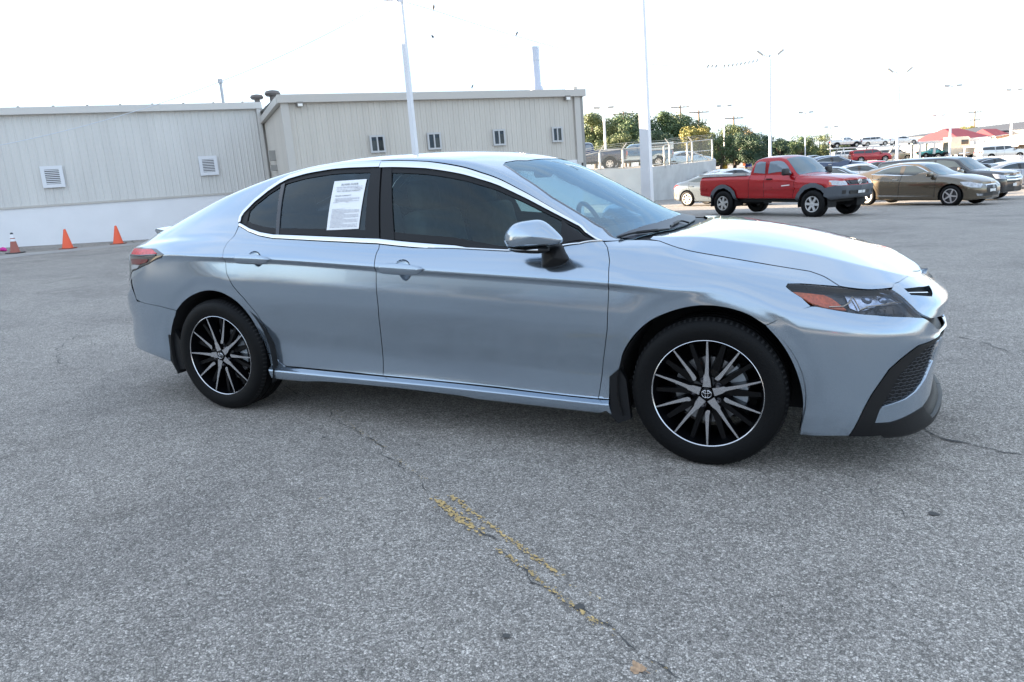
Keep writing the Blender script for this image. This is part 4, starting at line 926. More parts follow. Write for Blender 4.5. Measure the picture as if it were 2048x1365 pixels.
cst = onplane(1073, 178, P1-WN*2.5, WN); sc_ = np.linalg.norm(cst-CAMP)/FOC; r0 = 9.6*sc_; HT = 50*sc_; HT2 = 24*sc_
stk = MB()
def tower(mb, c, prof, n=24):
    V = [c+(WD*math.cos(6.283*i/n)+WN*math.sin(6.283*i/n))*r+GUP*h for r, h in prof for i in range(n)]; mb.add(V, [(k*n+j, k*n+(j+1) % n, (k+1)*n+(j+1) % n, (k+1)*n+j) for k in range(len(prof)-1) for j in range(n)])
tower(stk, cst, [(r0*1.35, -.3), (r0*1.3, .02), (r0*.95, .10), (r0*.95, HT), (r0, HT), (r0, HT+HT2), (r0*.9, HT+HT2), (r0*.9, HT)])
so_ = stk.build('exhaust_stack', mat('galvanised_blue', (.46, .49, .56), .4, .5), BR, angle=40)
rw = P1-WN*1.0
MB().box(P0+WD*(sA+.05)+WN*RET*.1+GUP*hgt(onplane(542, 243, P0, WN), P0), (.05, .4, .75), (WD, WN, GUP)).build('wall_sign', FRAMEW, BR)
for k_, (dy, sz) in enumerate(((0, .28), (.35, .16))):
    MB().box(P1-WN*(RET*.62)+GUP*(hgt(onplane(552, 311, P0+WN*RET*.4, WN), P0)-dy)-WD*.1, (.18, .2, sz), (WD, WN, GUP)).build('meter_box', mat('meter_grey', (.35, .34, .32), .5), BR)

# ================================================================== traffic cones
ORANGE = mat('cone_orange', (.80, .11, .04), .5); ORED = mat('cone_faded', (.36, .12, .09), .6); BASEB = mat('cone_base', (.25, .07, .04), .6)
def cone(x, y, h, kind, label):
    g_ = gpix(x, y); c = empty('traffic_cone', g_, .4); tag(c, label, 'cone', 'traffic cones beside the white wall')
    if kind == 0:
        MB().lathe([(.125*h/.46, .02), (.118*h/.46, .03), (.028, h-.01), (.02, h), (0, h)], 28, axis=2).build('cone_body', ORANGE, c, angle=40)
    else:
        pr = [(.115, .02), (.1, .06), (.062, h*.55), (.06, h*.58), (.052, h*.70), (.05, h*.74), (.034, h*.92), (.03, h*.96), (.02, h), (0, h)]
        MB().lathe(pr[:4], 24, axis=2).build('cone_body', ORED, c, angle=40); MB().lathe(pr[3:5], 24, axis=2).build('reflective_collar', mat('collar_white', (.8, .8, .82), .3), c, angle=40)
        MB().lathe(pr[4:6], 24, axis=2).build('cone_band', ORED, c, angle=40); MB().lathe(pr[5:7], 24, axis=2).build('reflective_collar', MATS['collar_white'], c, angle=40); MB().lathe(pr[6:], 24, axis=2).build('cone_tip', mat('tip_black', (.04, .04, .05), .6), c, angle=40)
    b = MB().box((0, 0, .012), (.30, .30, .024)).build('cone_foot', BASEB if kind == 0 else mat('foot_black', (.05, .045, .045), .7), c)
cone(237, 488.5, .50, 0, 'bright orange traffic cone with no dark marks, next to the silver car\'s trunk'); cone(136, 498, .50, 0, 'orange traffic cone standing between the bright plain cone and the striped cone')
cone(31, 507, .50, 1, 'faded orange traffic cone with white reflective collars and a black tip')
c = gpix(4, 503); mb = MB(); 
for i in range(5): mb.tube([c+np.array([.05*i-.1, .03*math.sin(i*2), .03]), c+np.array([.05*i-.03, .05*math.cos(i), .06]), c+np.array([.05*i+.04, -.03, .025])], [.03, .045, .02], 7)
tag(mb.build('litter', mat('magenta_plastic', (.65, .02, .30), .4), smooth=True), 'crumpled magenta plastic scrap lying by the white wall', 'litter')
# pavement strip along the white wall
V = []; 
for x in (-8, 0, 60, 120, 180, 240, 300, 360):
    a = gpix(x, 497-.0917*x+2.); b = gpix(x, 519-.1*x-1.5) if x > 0 else gpix(x, 519)
    V.append([a-WN*.6+np.array([0, 0, .004]), b+np.array([0, 0, .004])])
tag(MB().grid(np.array(V)).build('pavement', mat('concrete_strip', (.34, .32, .30), .85, var=.15, vscale=3)), kind='structure')

# ================================================================== poles, wires, birds
POLEW = mat('pole_white', (.72, .73, .76), .45, var=.06, vscale=1.5); POLEB = mat('pole_base_yellow', (.62, .36, .04), .7, var=.15, vscale=4)
WOOD = mat('utility_wood', (.20, .15, .12), .85, var=.2, vscale=3); DKM = mat('dark_metal', (.05, .05, .055), .5)
def at_depth(x, y, dep): d = ray(x, y); return CAMP+d*(dep/(d@DEPV))
def foot_of(p):
    q = np.array(p)
    for _ in range(8): q = q-GUP*((q[2]-gz(q))/GUP[2])
    return q
def light_pole(xt, yt, dep, w, heads, label, base=None, square=True, z0=None, arms=.5, hs=1.):
    T = at_depth(xt, yt, dep); F = foot_of(T)
    if z0 is not None: F = T-GUP*((T[2]-z0)/GUP[2])
    o = empty('light_pole', F); tag(o, label, 'light pole', 'lot light poles'); T = T-F; z = np.zeros(3); 
    if square:
        ax = (WD*.6+WN*.8, WN*.6-WD*.8, GUP); mb = MB(); V = []
        for c, s in ((z, w/2), (T, w*.36)):
            for a, b in ((-1, -1), (1, -1), (1, 1), (-1, 1)): V.append(c+ax[0]*a*s+ax[1]*b*s)
        mb.add(V, [(0, 1, 2, 3), (4, 5, 6, 7)]+[(i, (i+1) % 4, 4+(i+1) % 4, 4+i) for i in range(4)]); mb.build('pole', POLEW, o)
    else: MB().tube([z, T], [w/2, w*.38], 10).build('pole', POLEW, o, angle=40)
    if base: MB().box(GUP*(base[1]/2-.2), (base[0], base[0], base[1]+.4), (WD, WN, GUP)).build('pole_base', POLEB, o)
    for a, up in heads:
        e = T+LATV*a*arms*2+GUP*up*arms; MB().tube([T-GUP*.15, T+LATV*a*arms*.7+GUP*(.05+up*.2), e], .035, 6).build('arm', POLEW, o, smooth=True)
        d = LATV*(1 if a > 0 else -1)*.8+GUP*(.6 if up > .3 else .05); d /= np.linalg.norm(d); n_ = np.cross(d, DEPV)
        MB().box(e+d*.2*hs, (.62*hs, .34*hs, .17*hs), (d, DEPV, n_)).build('lamp_head', mat('lamp_grey', (.45, .44, .42), .5), o)
    return o, T+F
d1 = tolat(P1+WD*3)[1]-1.5
pole1, T1 = light_pole(800, 1, d1, .135, [(-.25, .1), (.25, .1)], 'tall slim white light pole in front of the tan metal-sided building', square=True, arms=.42, hs=.35)
pole2, T2 = light_pole(1277, -60, 27.2, .36, [(-.6, .1), (.6, .1)], 'thick square white light pole on a yellow base behind the silver car', base=(.62, .30))
pole3, T3 = light_pole(1539, 117, 62, .26, [(-.8, .7), (.8, .7)], 'white light pole with two tilted lamps behind the red pickup roof', square=False, arms=.42)
pole4, T4 = light_pole(1798, 148, 70, .26, [(-.9, .5), (.9, .5)], 'white light pole with two tilted lamps behind the black sedan roof', square=False, arms=.4)
for x, y, dp, w_, lb in ((1904.5, 173, 86, .26, 'white light pole in front of the red fabric canopy'), (2027, 181, 92, .28, 'white light pole in front of the long grey roof'), (1447.5, 213, 100, .24, 'white light pole with a yellow foot beside the distant blue pickup'), (1207, 217, 75, .26, 'white light pole behind the chain-link fence'), (1610.5, 226, 100, .17, 'thin white light pole between the low green trees'), (1877, 232, 120, .2, 'short thin white light pole seen over the red canopy'), (1661, 255, 105, .16, 'thin white light pole beside the car transporter')):
    light_pole(x, y, dp, w_, [(-.5, .1), (.5, .1)], lb, square=False, arms=.5, base=(.5, 1.0) if x == 1447.5 else None)
for x, y, dp, lb, arms_ in ((1360, 211, 120, 'wooden utility pole rising out of the tall trees', 1), (1397, 221, 110, 'wooden utility pole with three crossarms beside the tall trees', 3), (1467, 233, 115, 'wooden utility pole with one crossarm behind the autumn tree', 1), (1247, 224, 105, 'wooden utility pole among the trees behind the fence', 1), (1950, 222, 160, 'short utility pole behind the long grey roof', 2)):
    T = at_depth(x, y, dp); F = foot_of(T); o = empty('utility_pole', F); tag(o, lb, 'utility pole', 'wooden utility poles'); MB().tube([(0, 0, 0), T-F], [.2, .14], 8).build('pole', WOOD, o, smooth=True)
    for k in range(arms_):
        c = T-F-GUP*(.3+k*1.6); MB().bar(c-LATV*(1.5-.3*k), c+LATV*(1.5-.3*k), .14).build('crossarm', WOOD, o)
        for s in (-1.2, -.6, .6, 1.2): MB().tube([c+LATV*s*(1-.2*k), c+LATV*s*(1-.2*k)+GUP*.25], .05, 6).build('insulator', DKM, o)
def wire(A, B, sag, r, label, n=60):
    t = np.linspace(0, 1, n)[:, None]; P = A*(1-t)+B*t-GUP*4*sag*t*(1-t); o = MB().tube(P, r, 5).build('overhead_wire', mat('wire_grey', (.62, .66, .72), .6), smooth=True); tag(o, label, 'wire', 'overhead wires'); return P
def hang(A, B, pix, label, r):
    P = []
    for x, y in spline(pix, 90):
        d = ray(x, y); n_ = np.cross(d, GUP); t = ((CAMP-A)@n_)/((B-A)@n_); q = A+(B-A)*t; dh = d-GUP*(d@GUP); k = ((q-CAMP)-GUP*((q-CAMP)@GUP))@dh/(dh@dh); P.append(CAMP+d*k)
    o = MB().tube(P, r, 5).build('overhead_wire', mat('wire_grey', (.62, .66, .72), .6), smooth=True); tag(o, label, 'wire', 'overhead wires'); return np.array(P)
W1 = hang(T1, T3, [(812, 5), (870, 22), (950, 48), (1036, 74), (1150, 104), (1280, 126.5), (1350, 133), (1411, 136.8), (1440, 136.5), (1470, 133.5), (1500, 128), (1530, 121)], 'overhead wire running from the slim pole to the far lamp pole, birds perched on it', .009)
WL = wire(T1-LATV*.3, at_depth(-250, 330, d1-4), .6, .008, 'overhead wire running from the slim pole over the grey metal-sided building')
BIRD = mat('bird_black', (.012, .012, .014), .6)
def bird(p, s, label, fly=False, rz=0., tilt=1.0):
    o = empty('bird', p, rz); tag(o, label, 'bird', 'small dark birds') ; ax = np.array([math.cos(tilt), 0, math.sin(tilt)]) if not fly else np.array([1., 0, .1])
    st = [(-1.0, .05), (-.55, .10), (-.3, .20), (0, .27), (.3, .24), (.48, .15), (.58, .16), (.70, .13), (.78, .05), (.95, .01)]
    MB().tube([ax*a*s*.55+np.array([0, 0, s*(.45 if not fly else 0)]) for a, _ in st], [r*s*.6 for _, r in st], 8).build('body', BIRD, o, smooth=True)
    if fly:
        for sg in (-1, 1): MB().prism([(.15*s, 0, 0), (-.2*s, 0, 0), (-.35*s, sg*.8*s, .30*s), (.0, sg*1.1*s, .42*s), (.2*s, sg*.5*s, .25*s)], (0, 0, .02*s)).build('wing', BIRD, o)
    else: MB().tube([(0, 0, 0), (0, 0, s*.25)], .01*s+.006, 5).build('leg', BIRD, o)
Wp = project(W1); rb_ = random.Random(3)
for i, x in enumerate((870, 1037, 1413, 1421, 1434, 1450, 1461, 1467.5, 1474, 1483, 1491, 1497.5, 1505.5, 1510.5, 1516)):
    k = int(np.argmin(np.abs(Wp[:, 0]-x))); dpt = (W1[k]-CAMP)@CF
    bird(W1[k], .17 if i < 2 else .25, ['dark bird perched alone on the wire near the slim white pole', 'dark bird perched alone on the wire over the tan building'][i] if i < 2 else 'small dark bird in the row perched on the wire by the far lamp pole', rz=rb_.uniform(-.6, .6), tilt=1.25 if i == 0 else rb_.uniform(.7, 1.1))
bird(T3+GUP*.05, .27, 'dark bird perched on top of the far lamp pole', tilt=.8)
bird(at_depth(866, 75, d1+2), .10, 'dark bird flying beneath the wire', fly=True, rz=.3)
bl_ = onplane(945, 179, P1, WN); bird(bl_+GUP*.02, .13, 'dark bird perched on the eave of the tan building', tilt=.9)

# ================================================================== retaining wall, upper lot, fence
CONC_SHADE = mat('concrete_shade_tone', (.50, .50, .49), .8, var=.12, vscale=1.2, bump=.2, bscale=10); CONC_LIT = mat('concrete_lit_tone', (.70, .68, .62), .8, var=.06, vscale=1)  # same concrete twice: sunlit stretch coloured paler, shaded stretch greyer
WDEP = 44.; 
def wallpt(x, y, dep): return at_depth(x, y, dep)
A = [wallpt(1150, 342, 40.), wallpt(1290, 335.5, 42.5), wallpt(1432, 320.5, 52)]; Ab = [p*[1, 1, 0]+np.array([0, 0, gz(p)-.4]) for p in A]
for i, (nm, mm, lb) in enumerate((('retaining_wall', CONC_LIT, 'concrete retaining wall beside the tan building, sunlight painted into its paler colour'), ('retaining_wall', CONC_SHADE, 'concrete retaining wall below the chain-link fence, shade painted into its grey'))):
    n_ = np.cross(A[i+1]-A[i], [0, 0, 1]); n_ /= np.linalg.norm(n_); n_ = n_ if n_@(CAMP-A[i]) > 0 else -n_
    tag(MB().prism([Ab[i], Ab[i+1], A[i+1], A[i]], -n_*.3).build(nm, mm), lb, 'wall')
up = [A[0]-[0, 0, .06], A[1]-[0, 0, .06], A[2]-[0, 0, .06], at_depth(1436, 317, 110), at_depth(900, 345, 110), at_depth(900, 352, 38)]
up = [np.array([p[0], p[1], A[min(i, 2)][2]-.06 if i < 3 else A[1][2]+.1]) for i, p in enumerate(up)]
tag(MB().add(up, [tuple(range(6))]).build('upper_lot', mat('gravel_lot', (.30, .26, .21), .9, var=.2, vscale=.5)), kind='structure')
ZUP = float(A[1][2])
GALV = mat('fence_galvanised', (.55, .54, .50), .5, .5)
def linkmat():
    m = bpy.data.materials.new('chain_link'); m.use_nodes = True; n = m.node_tree.nodes; l = m.node_tree.links; n.clear(); o = n.new('ShaderNodeOutputMaterial'); mx = n.new('ShaderNodeMixShader'); t = n.new('ShaderNodeBsdfTransparent'); b = n.new('ShaderNodeBsdfPrincipled')
    b.inputs['Base Color'].default_value = (.50, .46, .38, 1); mx.inputs[0].default_value = .26; l.new(t.outputs[0], mx.inputs[1]); l.new(b.outputs[0], mx.inputs[2]); l.new(mx.outputs[0], o.inputs[0]); return m
CL = linkmat(); FN = empty('chain_link_fence'); tag(FN, 'galvanised chain-link fence with rails and barbed-wire arms on the concrete wall', 'fence')
fpts = [(1166, 345, 312, 40.3), (1201, 341, 304, 41), (1247, 338, 298, 42), (1329, 329, 292, 44.5), (1340, 328, 288, 45.2), (1375, 325, 285, 47.5), (1385, 324, 283, 48.2), (1425, 321, 279, 51.6)]
FB = []; FT = []
for x, yb, yt, dp in fpts:
    dp += .35; b = at_depth(x, yb+1.0, dp); t_ = b+GUP*((at_depth(x, yt, dp)-b)@GUP); FB.append(b); FT.append(t_); MB().tube([b-GUP*.2, t_], .055, 8).build('fence_post', GALV, FN, smooth=True)
    if x in (1201, 1247, 1340, 1385): MB().bar(t_, t_+GUP*.32-LATV*.25*(1 if x > 1300 else -1), .05).build('barb_arm', GALV, FN)
for i in range(len(FB)-1):
    MB().tube([FT[i], FT[i+1]], .035, 6).build('rail', GALV, FN, smooth=True)
    MB().tube([FB[i]+GUP*.08, FB[i+1]+GUP*.08], .03, 6).build('rail', GALV, FN, smooth=True)
    if i in (5, 6): MB().tube([FB[i]*.5+FT[i]*.5, FB[i+1]*.5+FT[i+1]*.5], .03, 6).build('rail', GALV, FN, smooth=True); MB().tube([FB[i]*.45+FT[i]*.55, FB[i+1]], .025, 6).build('brace', GALV, FN, smooth=True)
    MB().add([FB[i], FB[i+1], FT[i+1], FT[i]], [(0, 1, 2, 3)]).build('mesh_panel', CL, FN)
for k in range(3):
    MB().tube([t_+GUP*(.12+.1*k)+LATV*.1 for t_ in FT], .008, 4).build('barbed_wire', GALV, FN, smooth=True)

# ================================================================== trees
BARK = mat('bark', (.10, .08, .06), .9, var=.2, vscale=6)
def leafmat(name, c1, c2):
    m = bpy.data.materials.new(name); m.use_nodes = True; n = m.node_tree.nodes; l = m.node_tree.links; b = n['Principled BSDF']; b.inputs['Roughness'].default_value = .6
    oi = n.new('ShaderNodeTexCoord'); nz = n.new('ShaderNodeTexNoise'); nz.inputs['Scale'].default_value = .9; l.new(oi.outputs['Object'], nz.inputs['Vector']); nz.inputs['Detail'].default_value = 5
    mr = n.new('ShaderNodeMapRange'); mr.inputs[1].default_value = .35; mr.inputs[2].default_value = .65; l.new(nz.outputs['Fac'], mr.inputs[0])
    mx = n.new('ShaderNodeMix'); mx.data_type = 'RGBA'; mx.inputs['A'].default_value = (*c1, 1); mx.inputs['B'].default_value = (*c2, 1); l.new(mr.outputs[0], mx.inputs['Factor']); l.new(mx.outputs['Result'], b.inputs['Base Color'])
    b.inputs['Subsurface Weight'].default_value = 0; return m
LF = {'green': leafmat('leaf_green', (.038, .075, .028), (.085, .135, .05)), 'olive': leafmat('leaf_olive', (.065, .095, .032), (.125, .155, .06)), 'dark': leafmat('leaf_dark', (.026, .06, .032), (.06, .105, .055)),
      'yellow': leafmat('leaf_yellow', (.13, .14, .03), (.24, .21, .05)), 'brown': leafmat('leaf_brown', (.14, .10, .06), (.20, .16, .09))}
def tree(x, ytop, dep, wpx, kind, label, seed, zfoot=None, low=.12, n=2600, ybot=None):
    r = np.random.default_rng(seed); T = at_depth(x, ytop, dep); F = foot_of(T); 
    if zfoot is not None: F[2] = zfoot
    H = T[2]-F[2]; W = wpx*1.35/FOC*dep/2; o = empty('tree', F); tag(o, label, 'tree', 'trees behind the lot')
    br = MB(); br.tube([(0, 0, -.3), (.1, .05, H*.3), (-.05, .1, H*.6)], [H*.03+.05, H*.022+.03, H*.01], 8)
    K = 24; C = []
    for k in range(K):
        a = r.uniform(0, 6.283); q = r.uniform(.1, 1)**.6; hz = H*r.uniform(low+.18, .86); wd = W*.75*math.sin(math.pi*min(1, max(.15, (hz/H-.02)*.95)))**.5
        c = np.array([math.cos(a)*q*wd, math.sin(a)*q*wd, hz]); C.append((c, r.uniform(.24, .40)*min(W, H*.6))); br.tube([(0, 0, H*.25), c*[.5, .5, .75], c], [H*.014+.02, H*.008+.015, .02], 5)
    C.append((np.array([0, 0, H*.84]), .16*H*.8)); br.build('trunk', BARK, o, smooth=True)
    per = 2*n//len(C); Q = []; Dn = []
    for c, R in C:
        d = r.normal(size=(per, 3)); d /= np.linalg.norm(d, axis=1)[:, None]; rad = R*(r.uniform(.3, 1.12, per))[:, None]**.7; p = c+d*rad*[1, 1, .8]
        p[:, 2] = np.clip(p[:, 2], H*low*.4, H); Q.append(p); Dn.append(d)
    Q = np.vstack(Q); Dn = np.vstack(Dn); sz = (r.uniform(.05, .12, len(Q))*H*.14+.035)[:, None]
    e1 = np.cross(Dn, r.normal(size=Q.shape)); e1 /= np.linalg.norm(e1, axis=1)[:, None]; e2 = np.cross(Dn+.8*r.normal(size=Q.shape), e1); e2 /= np.linalg.norm(e2, axis=1)[:, None]
    V = np.stack([Q-e1*sz, Q-e2*sz*.55, Q+e1*sz, Q+e2*sz*.6], 1).reshape(-1, 3); Fc = np.arange(len(V)).reshape(-1, 4)
    tag(mesh('crown', np.array(V), Fc, LF[kind], o), kind='stuff'); return o
TR = [(1185, 224, 88, 80, 'olive', 'olive green tree right behind the tan building corner', 1.0), (1232, 226, 92, 90, 'green', 'green tree behind the blue and white pickup', 1.0), (1275, 220, 95, 85, 'dark', 'dark green tree behind the thick square light pole', 1.0), (1322, 216, 92, 95, 'green', 'tallest green tree right of the thick square light pole', 1.0),
      (1368, 226, 96, 80, 'olive', 'olive green tree behind the fence beside a utility pole', 1.0), (1300, 262, 84, 120, 'dark', 'broad dark green bush tree low behind the fence', 1.0), (1215, 270, 82, 110, 'olive', 'low olive bush tree behind the parked blue pickup', 1.0), (1392, 252, 80, 62, 'yellow', 'bright yellow-green tree at the end of the fence', 1.0),
      (1468, 246, 105, 75, 'olive', 'olive tree with bare tops behind the red pickup bed', None), (1505, 262, 100, 62, 'dark', 'dark green tree behind the red pickup roof', None), (1440, 268, 98, 55, 'green', 'green tree behind the distant blue pickup', None), (1557, 272, 110, 40, 'dark', 'small dark tree with open crown beside the lamp pole', None),
      (1600, 270, 112, 50, 'green', 'small round green tree between two light poles', None), (1642, 268, 115, 58, 'olive', 'olive tree at the left end of the car transporter', None), (1690, 284, 120, 45, 'olive', 'low olive bush beneath the car transporter', None), (1940, 246, 150, 32, 'yellow', 'pale green treetop behind the long grey roof', None),
      (1205, 246, 98, 90, 'dark', 'dark tree filling the gap behind the olive tree at the tan building', 1.0), (1345, 246, 98, 100, 'green', 'broad green tree filling the gap behind the yellow-green tree', 1.0), (1255, 250, 90, 90, 'green', 'middle-height green tree behind the cap of the blue and white pickup', 1.0), (1420, 262, 104, 70, 'olive', 'olive tree just beyond the end of the fence', 1.0),
      (1490, 248, 112, 40, 'brown', 'brown autumn tree with thin crown behind the lot', None)]
for i, (x, yt, dp, wp, kd, lb, up_) in enumerate(TR): tree(x, yt, dp, wp, kd, lb, 100+i, zfoot=ZUP if up_ else None, low=.03, n=6000 if wp > 60 else 3200)
# far hedge mass behind everything
r_ = np.random.default_rng(5); V = []; Fc = []
for k in range(14000):
    q = r_.uniform(0, 1); x = 1150+q*560; dp = r_.uniform(120, 135); top = 292-9*math.sin(q*19)-(32 if q < .48 else 0); y = r_.uniform(top, 322); p = at_depth(x, y, dp); a = r_.normal(size=3); b = r_.normal(size=3); a /= np.linalg.norm(a); b = np.cross(a, b); b /= np.linalg.norm(b); s = r_.uniform(.25, .6)
    i = len(V); V += [p-a*s, p-b*s*.6, p+a*s, p+b*s*.6]; Fc.append((i, i+1, i+2, i+3))
tag(mesh('hedge_row', np.array(V), Fc, LF['dark']), 'far dark green band of scrub behind the trees', 'hedge', kind='stuff')
# ================================================================== other vehicles (x forward, origin on the ground between the axles)
class Veh:
    """half-body surface of a parked vehicle from its plan outline, top line, rail and centre line"""
    def __init__(s, out, top, rail, cent, zb, arches, ra, nu=150, dset=None, sig=.03):
        C = spline(out, nu); T = np.gradient(C, axis=0); T /= np.linalg.norm(T, axis=1)[:, None]; N = np.stack([-T[:, 1], T[:, 0]], -1)
        f = np.array([0, .03, .12, .25, .42, .58, .72, .83, .92, 1.]); d = np.array(dset or [.10, .03, .015, .012, .004, .0, .004, .016, .04, .09])
        zt = smt(top, C[:, 0])[:, 0]; z0 = smt(zb, C[:, 0])[:, 0]; rows = []
        q = np.linspace(0, 1, 26); fd = pchip(f, d, q)
        z = z0[:, None]+(zt-z0)[:, None]*q[None]; x = C[:, None, 0]-fd[None]*N[:, None, 0]; y = np.maximum(C[:, None, 1]-fd[None]*N[:, None, 1], 0)
        low = np.stack([x, y, z], -1); up = []; n1, n2 = 14, 16
        for i in range(nu):
            xe, ye, ze = low[i, -1]; yr, zr = smt(rail, xe)[0]; zc = smt(cent, xe)[0, 0]; yr = max(min(yr, ye*.92), 0)
            a = np.linspace(0, 1, n1+1)[1:, None]; b = np.linspace(0, 1, n2+1)[1:, None]; yb = yr*(1-b)
            A = np.hstack([np.full_like(a, xe), ye+(yr-ye)*a+.012*np.sin(math.pi*a)*(zr > ze+.1), ze+(zr-ze)*a]); B = np.hstack([np.full_like(b, xe), yb, zr+(zc-zr)*(1-(yb/max(yr, 1e-4))**2.2)])
            sec = np.vstack([low[i, -6:], A, B]); k = np.array([.25, .5, .25])
            for _ in range(2): s2 = sec.copy(); s2[1:-1] = .25*sec[:-2]+.5*sec[1:-1]+.25*sec[2:]; sec = s2
            low[i, -6:] = sec[:6]; up.append(sec[6:])
        G = np.concatenate([low, np.array(up)], 1); G[..., 1] *= -1; s.S = Surf(G); s.nl = low.shape[1]; s.arch = arches; s.ra = ra; s.zc = ra[0]
    def body(s, m, parent, name='body'):
        G = s.S.G; nu, nv = G.shape[:2]; c = (G[:-1, :-1]+G[1:, 1:])/2; keep = np.ones(c.shape[:2], bool)
        P = G.copy()
        for ax in s.arch:
            R = s.ra[1]; r = np.hypot(c[..., 0]-ax, c[..., 2]-s.zc); lowm = np.zeros_like(keep); lowm[:, :s.nl-1] = True
            keep &= ~((r < R) & lowm)
            rr = np.hypot(P[..., 0]-ax, P[..., 2]-s.zc); near = (np.abs(rr-R) < .055) & (np.arange(nv)[None] < s.nl-1); k = np.where(near, R/np.maximum(rr, 1e-6), 1)
            P[..., 0] = ax+(P[..., 0]-ax)*k; P[..., 2] = s.zc+(P[..., 2]-s.zc)*k
        F = [(i*nv+j, (i+1)*nv+j, (i+1)*nv+j+1, i*nv+j+1) for i in range(nu-1) for j in range(nv-1) if keep[i, j]]
        V = P.reshape(-1, 3); k = len(V); V2 = np.vstack([V, V*[1, -1, 1]]); F2 = F+[tuple(a+k for a in f[::-1]) for f in F]
        mb = MB(); mb.V = V2.tolist(); mb.F = F2; mb.I = [0]*len(F2); o = mb.build(name, m, parent, angle=35)
        return o
    def pk(s, pts, a, b, lo=0, hi=None, cond=None):
        out = []; G = s.S.G[:, lo:hi]
        for p in pts:
            d = (G[..., a]-p[0])**2+(G[..., b]-p[1])**2
            if cond is not None: d = np.where(cond(G), d, 1e9)
            i, j = np.unravel_index(np.argmin(d), d.shape); out.append((s.S.u[i], s.S.v[lo+j]))
        return np.array(out)
    def side(s, *p): return s.pk(p, 0, 2, 0, s.nl+15)
    def plan(s, *p): return s.pk([(a, -b) for a, b in p], 0, 1, s.nl-2)
    def front(s, *p): return s.pk([(-a, b) for a, b in p], 1, 2, 0, s.nl+2, lambda G: G[..., 0] > np.max(G[..., 0])-.55)
    def rear(s, *p): return s.pk([(-a, b) for a, b in p], 1, 2, 0, s.nl+8, lambda G: G[..., 0] < np.min(G[..., 0])+.5)
    def patch(s, name, poly, m, parent, off=.006, mirror='pair', step=.08): return panel(name, s.S, poly, m, parent, step, 0, .012, off, mirror)
VG = mat('vehicle_glass', (.02, .028, .034), .03, 0, 0, spec=.9); VGB = mat('vehicle_screen', (.045, .10, .13), .03, spec=1.)
VBLK = mat('vehicle_black', (.015, .015, .017), .5); HLAMP = mat('headlamp_clear', (.42, .43, .45), .12, .5, .5, var=.3, vscale=14); TLAMP = mat('tail_red', (.35, .02, .02), .2); PLATE = mat('plate_white', (.75, .75, .74), .5)
SILVER = mat('wheel_silver', (.60, .60, .60), .3, .8)
def simple_wheel(R, Rr, W, spokes, parent, loc, flip, sw=.05, mt=None):
    wh = empty('wheel', loc, math.pi if flip else 0, parent); s = W/2
    MB().lathe([(Rr, -s*.85), (Rr+.02, -s), ((R+Rr)/2, -s*1.05), (R-.03, -s*.95), (R, -s*.7), (R, s*.7), (R-.03, s*.95), (Rr, s*.85)], 36).build('tyre', RUBBER, wh, angle=40)
    MB().lathe([(Rr+.004, -s*.86), (Rr-.02, -s*.88), (Rr-.03, -s*.5), (Rr-.04, -s*.2), (.0, -s*.2)], 30).build('rim', mat('rim_dark_grey', (.08, .08, .085), .4, .5), wh, angle=40)  # dark grey rim barrel behind the spokes
    MB().lathe([(Rr+.006, -s*.88), (Rr+.002, -s*.95), (Rr-.022, -s*.93), (Rr-.026, -s*.8)], 30).build('rim_edge', mt or SILVER, wh, angle=60)
    for k in range(spokes):
        a = 2*math.pi*k/spokes+.3; d = np.array([math.cos(a), 0, math.sin(a)]); MB().bar(d*.03+np.array([0, -s*.8, 0]), d*(Rr-.015)+np.array([0, -s*.86, 0]), sw, .03, up=(0, 1, 0)).build('spoke', mt or SILVER, wh)
    MB().lathe([(0, -s*.95), (.05, -s*.92), (.06, -s*.7)], 14).build('hub_cap', mt or SILVER, wh, angle=50); return wh
def wheels(v, R, Rr, W, track, spokes, parent, sw=.05, mt=None):
    first = None
    for ax in v.arch:
        for sg in (-1, 1):
            if first is None: first = simple_wheel(R, Rr, W, spokes, parent, (ax, sg*track, R), sg > 0, sw, mt)
            else: w_ = clone(first, parent, (ax, sg*track, R)); w_.rotation_euler = (0, .35 if ax > 0 else 0, math.pi if sg > 0 else 0)
        mb = MB(); A_ = np.linspace(-.2, math.pi+.2, 18); rr = v.ra[1]+.005
        for sg in (-1, 1): mb.grid(np.array([[(ax+rr*math.cos(a), sg*y, v.zc+rr*math.sin(a)) for a in A_] for y in (track+W*.40, track-.3)])); mb.add([(ax+rr*math.cos(a), sg*(track-.3), v.zc+rr*math.sin(a)) for a in A_], [tuple(range(len(A_)))])
        tag(mb.build('wheel_wells', BLACKDULL, parent), kind='stuff')
def ring(ax, zc, r0, r1, a0=-12, a1=192, n=22):
    A_ = [math.radians(a0+(a1-a0)*i/n) for i in range(n+1)]
    return [(ax+r1*math.cos(a), zc+r1*math.sin(a)) for a in A_]+[(ax+r0*math.cos(a), zc+r0*math.sin(a)) for a in A_[::-1]]
def vmirror(parent, x, y, z, m, s=1.):
    for sg in (-1, 1): o = soft(None, (x, sg*y, z), (.14*s, .24*s, .17*s), 'wing_mirror', m, parent, 0, .05); MB().bar((0, -sg*.08, -.03), (.03, -sg*.18, -.06), .05).build('mirror_arm', VBLK, o)
def outl(xr, xf, W, rr=.28, rf=.40):
    return [(xr, 0), (xr+.01, W*.45), (xr+.05, W*.72), (xr+.13, W*.88), (xr+rr+.08, W*.955), (xr+rr+.5, W*.99), (0, W), (xf-rf-.45, W*.995), (xf-rf-.1, W*.965), (xf-rf*.55, W*.88), (xf-rf*.25, W*.72), (xf-.05, W*.45), (xf, 0)]
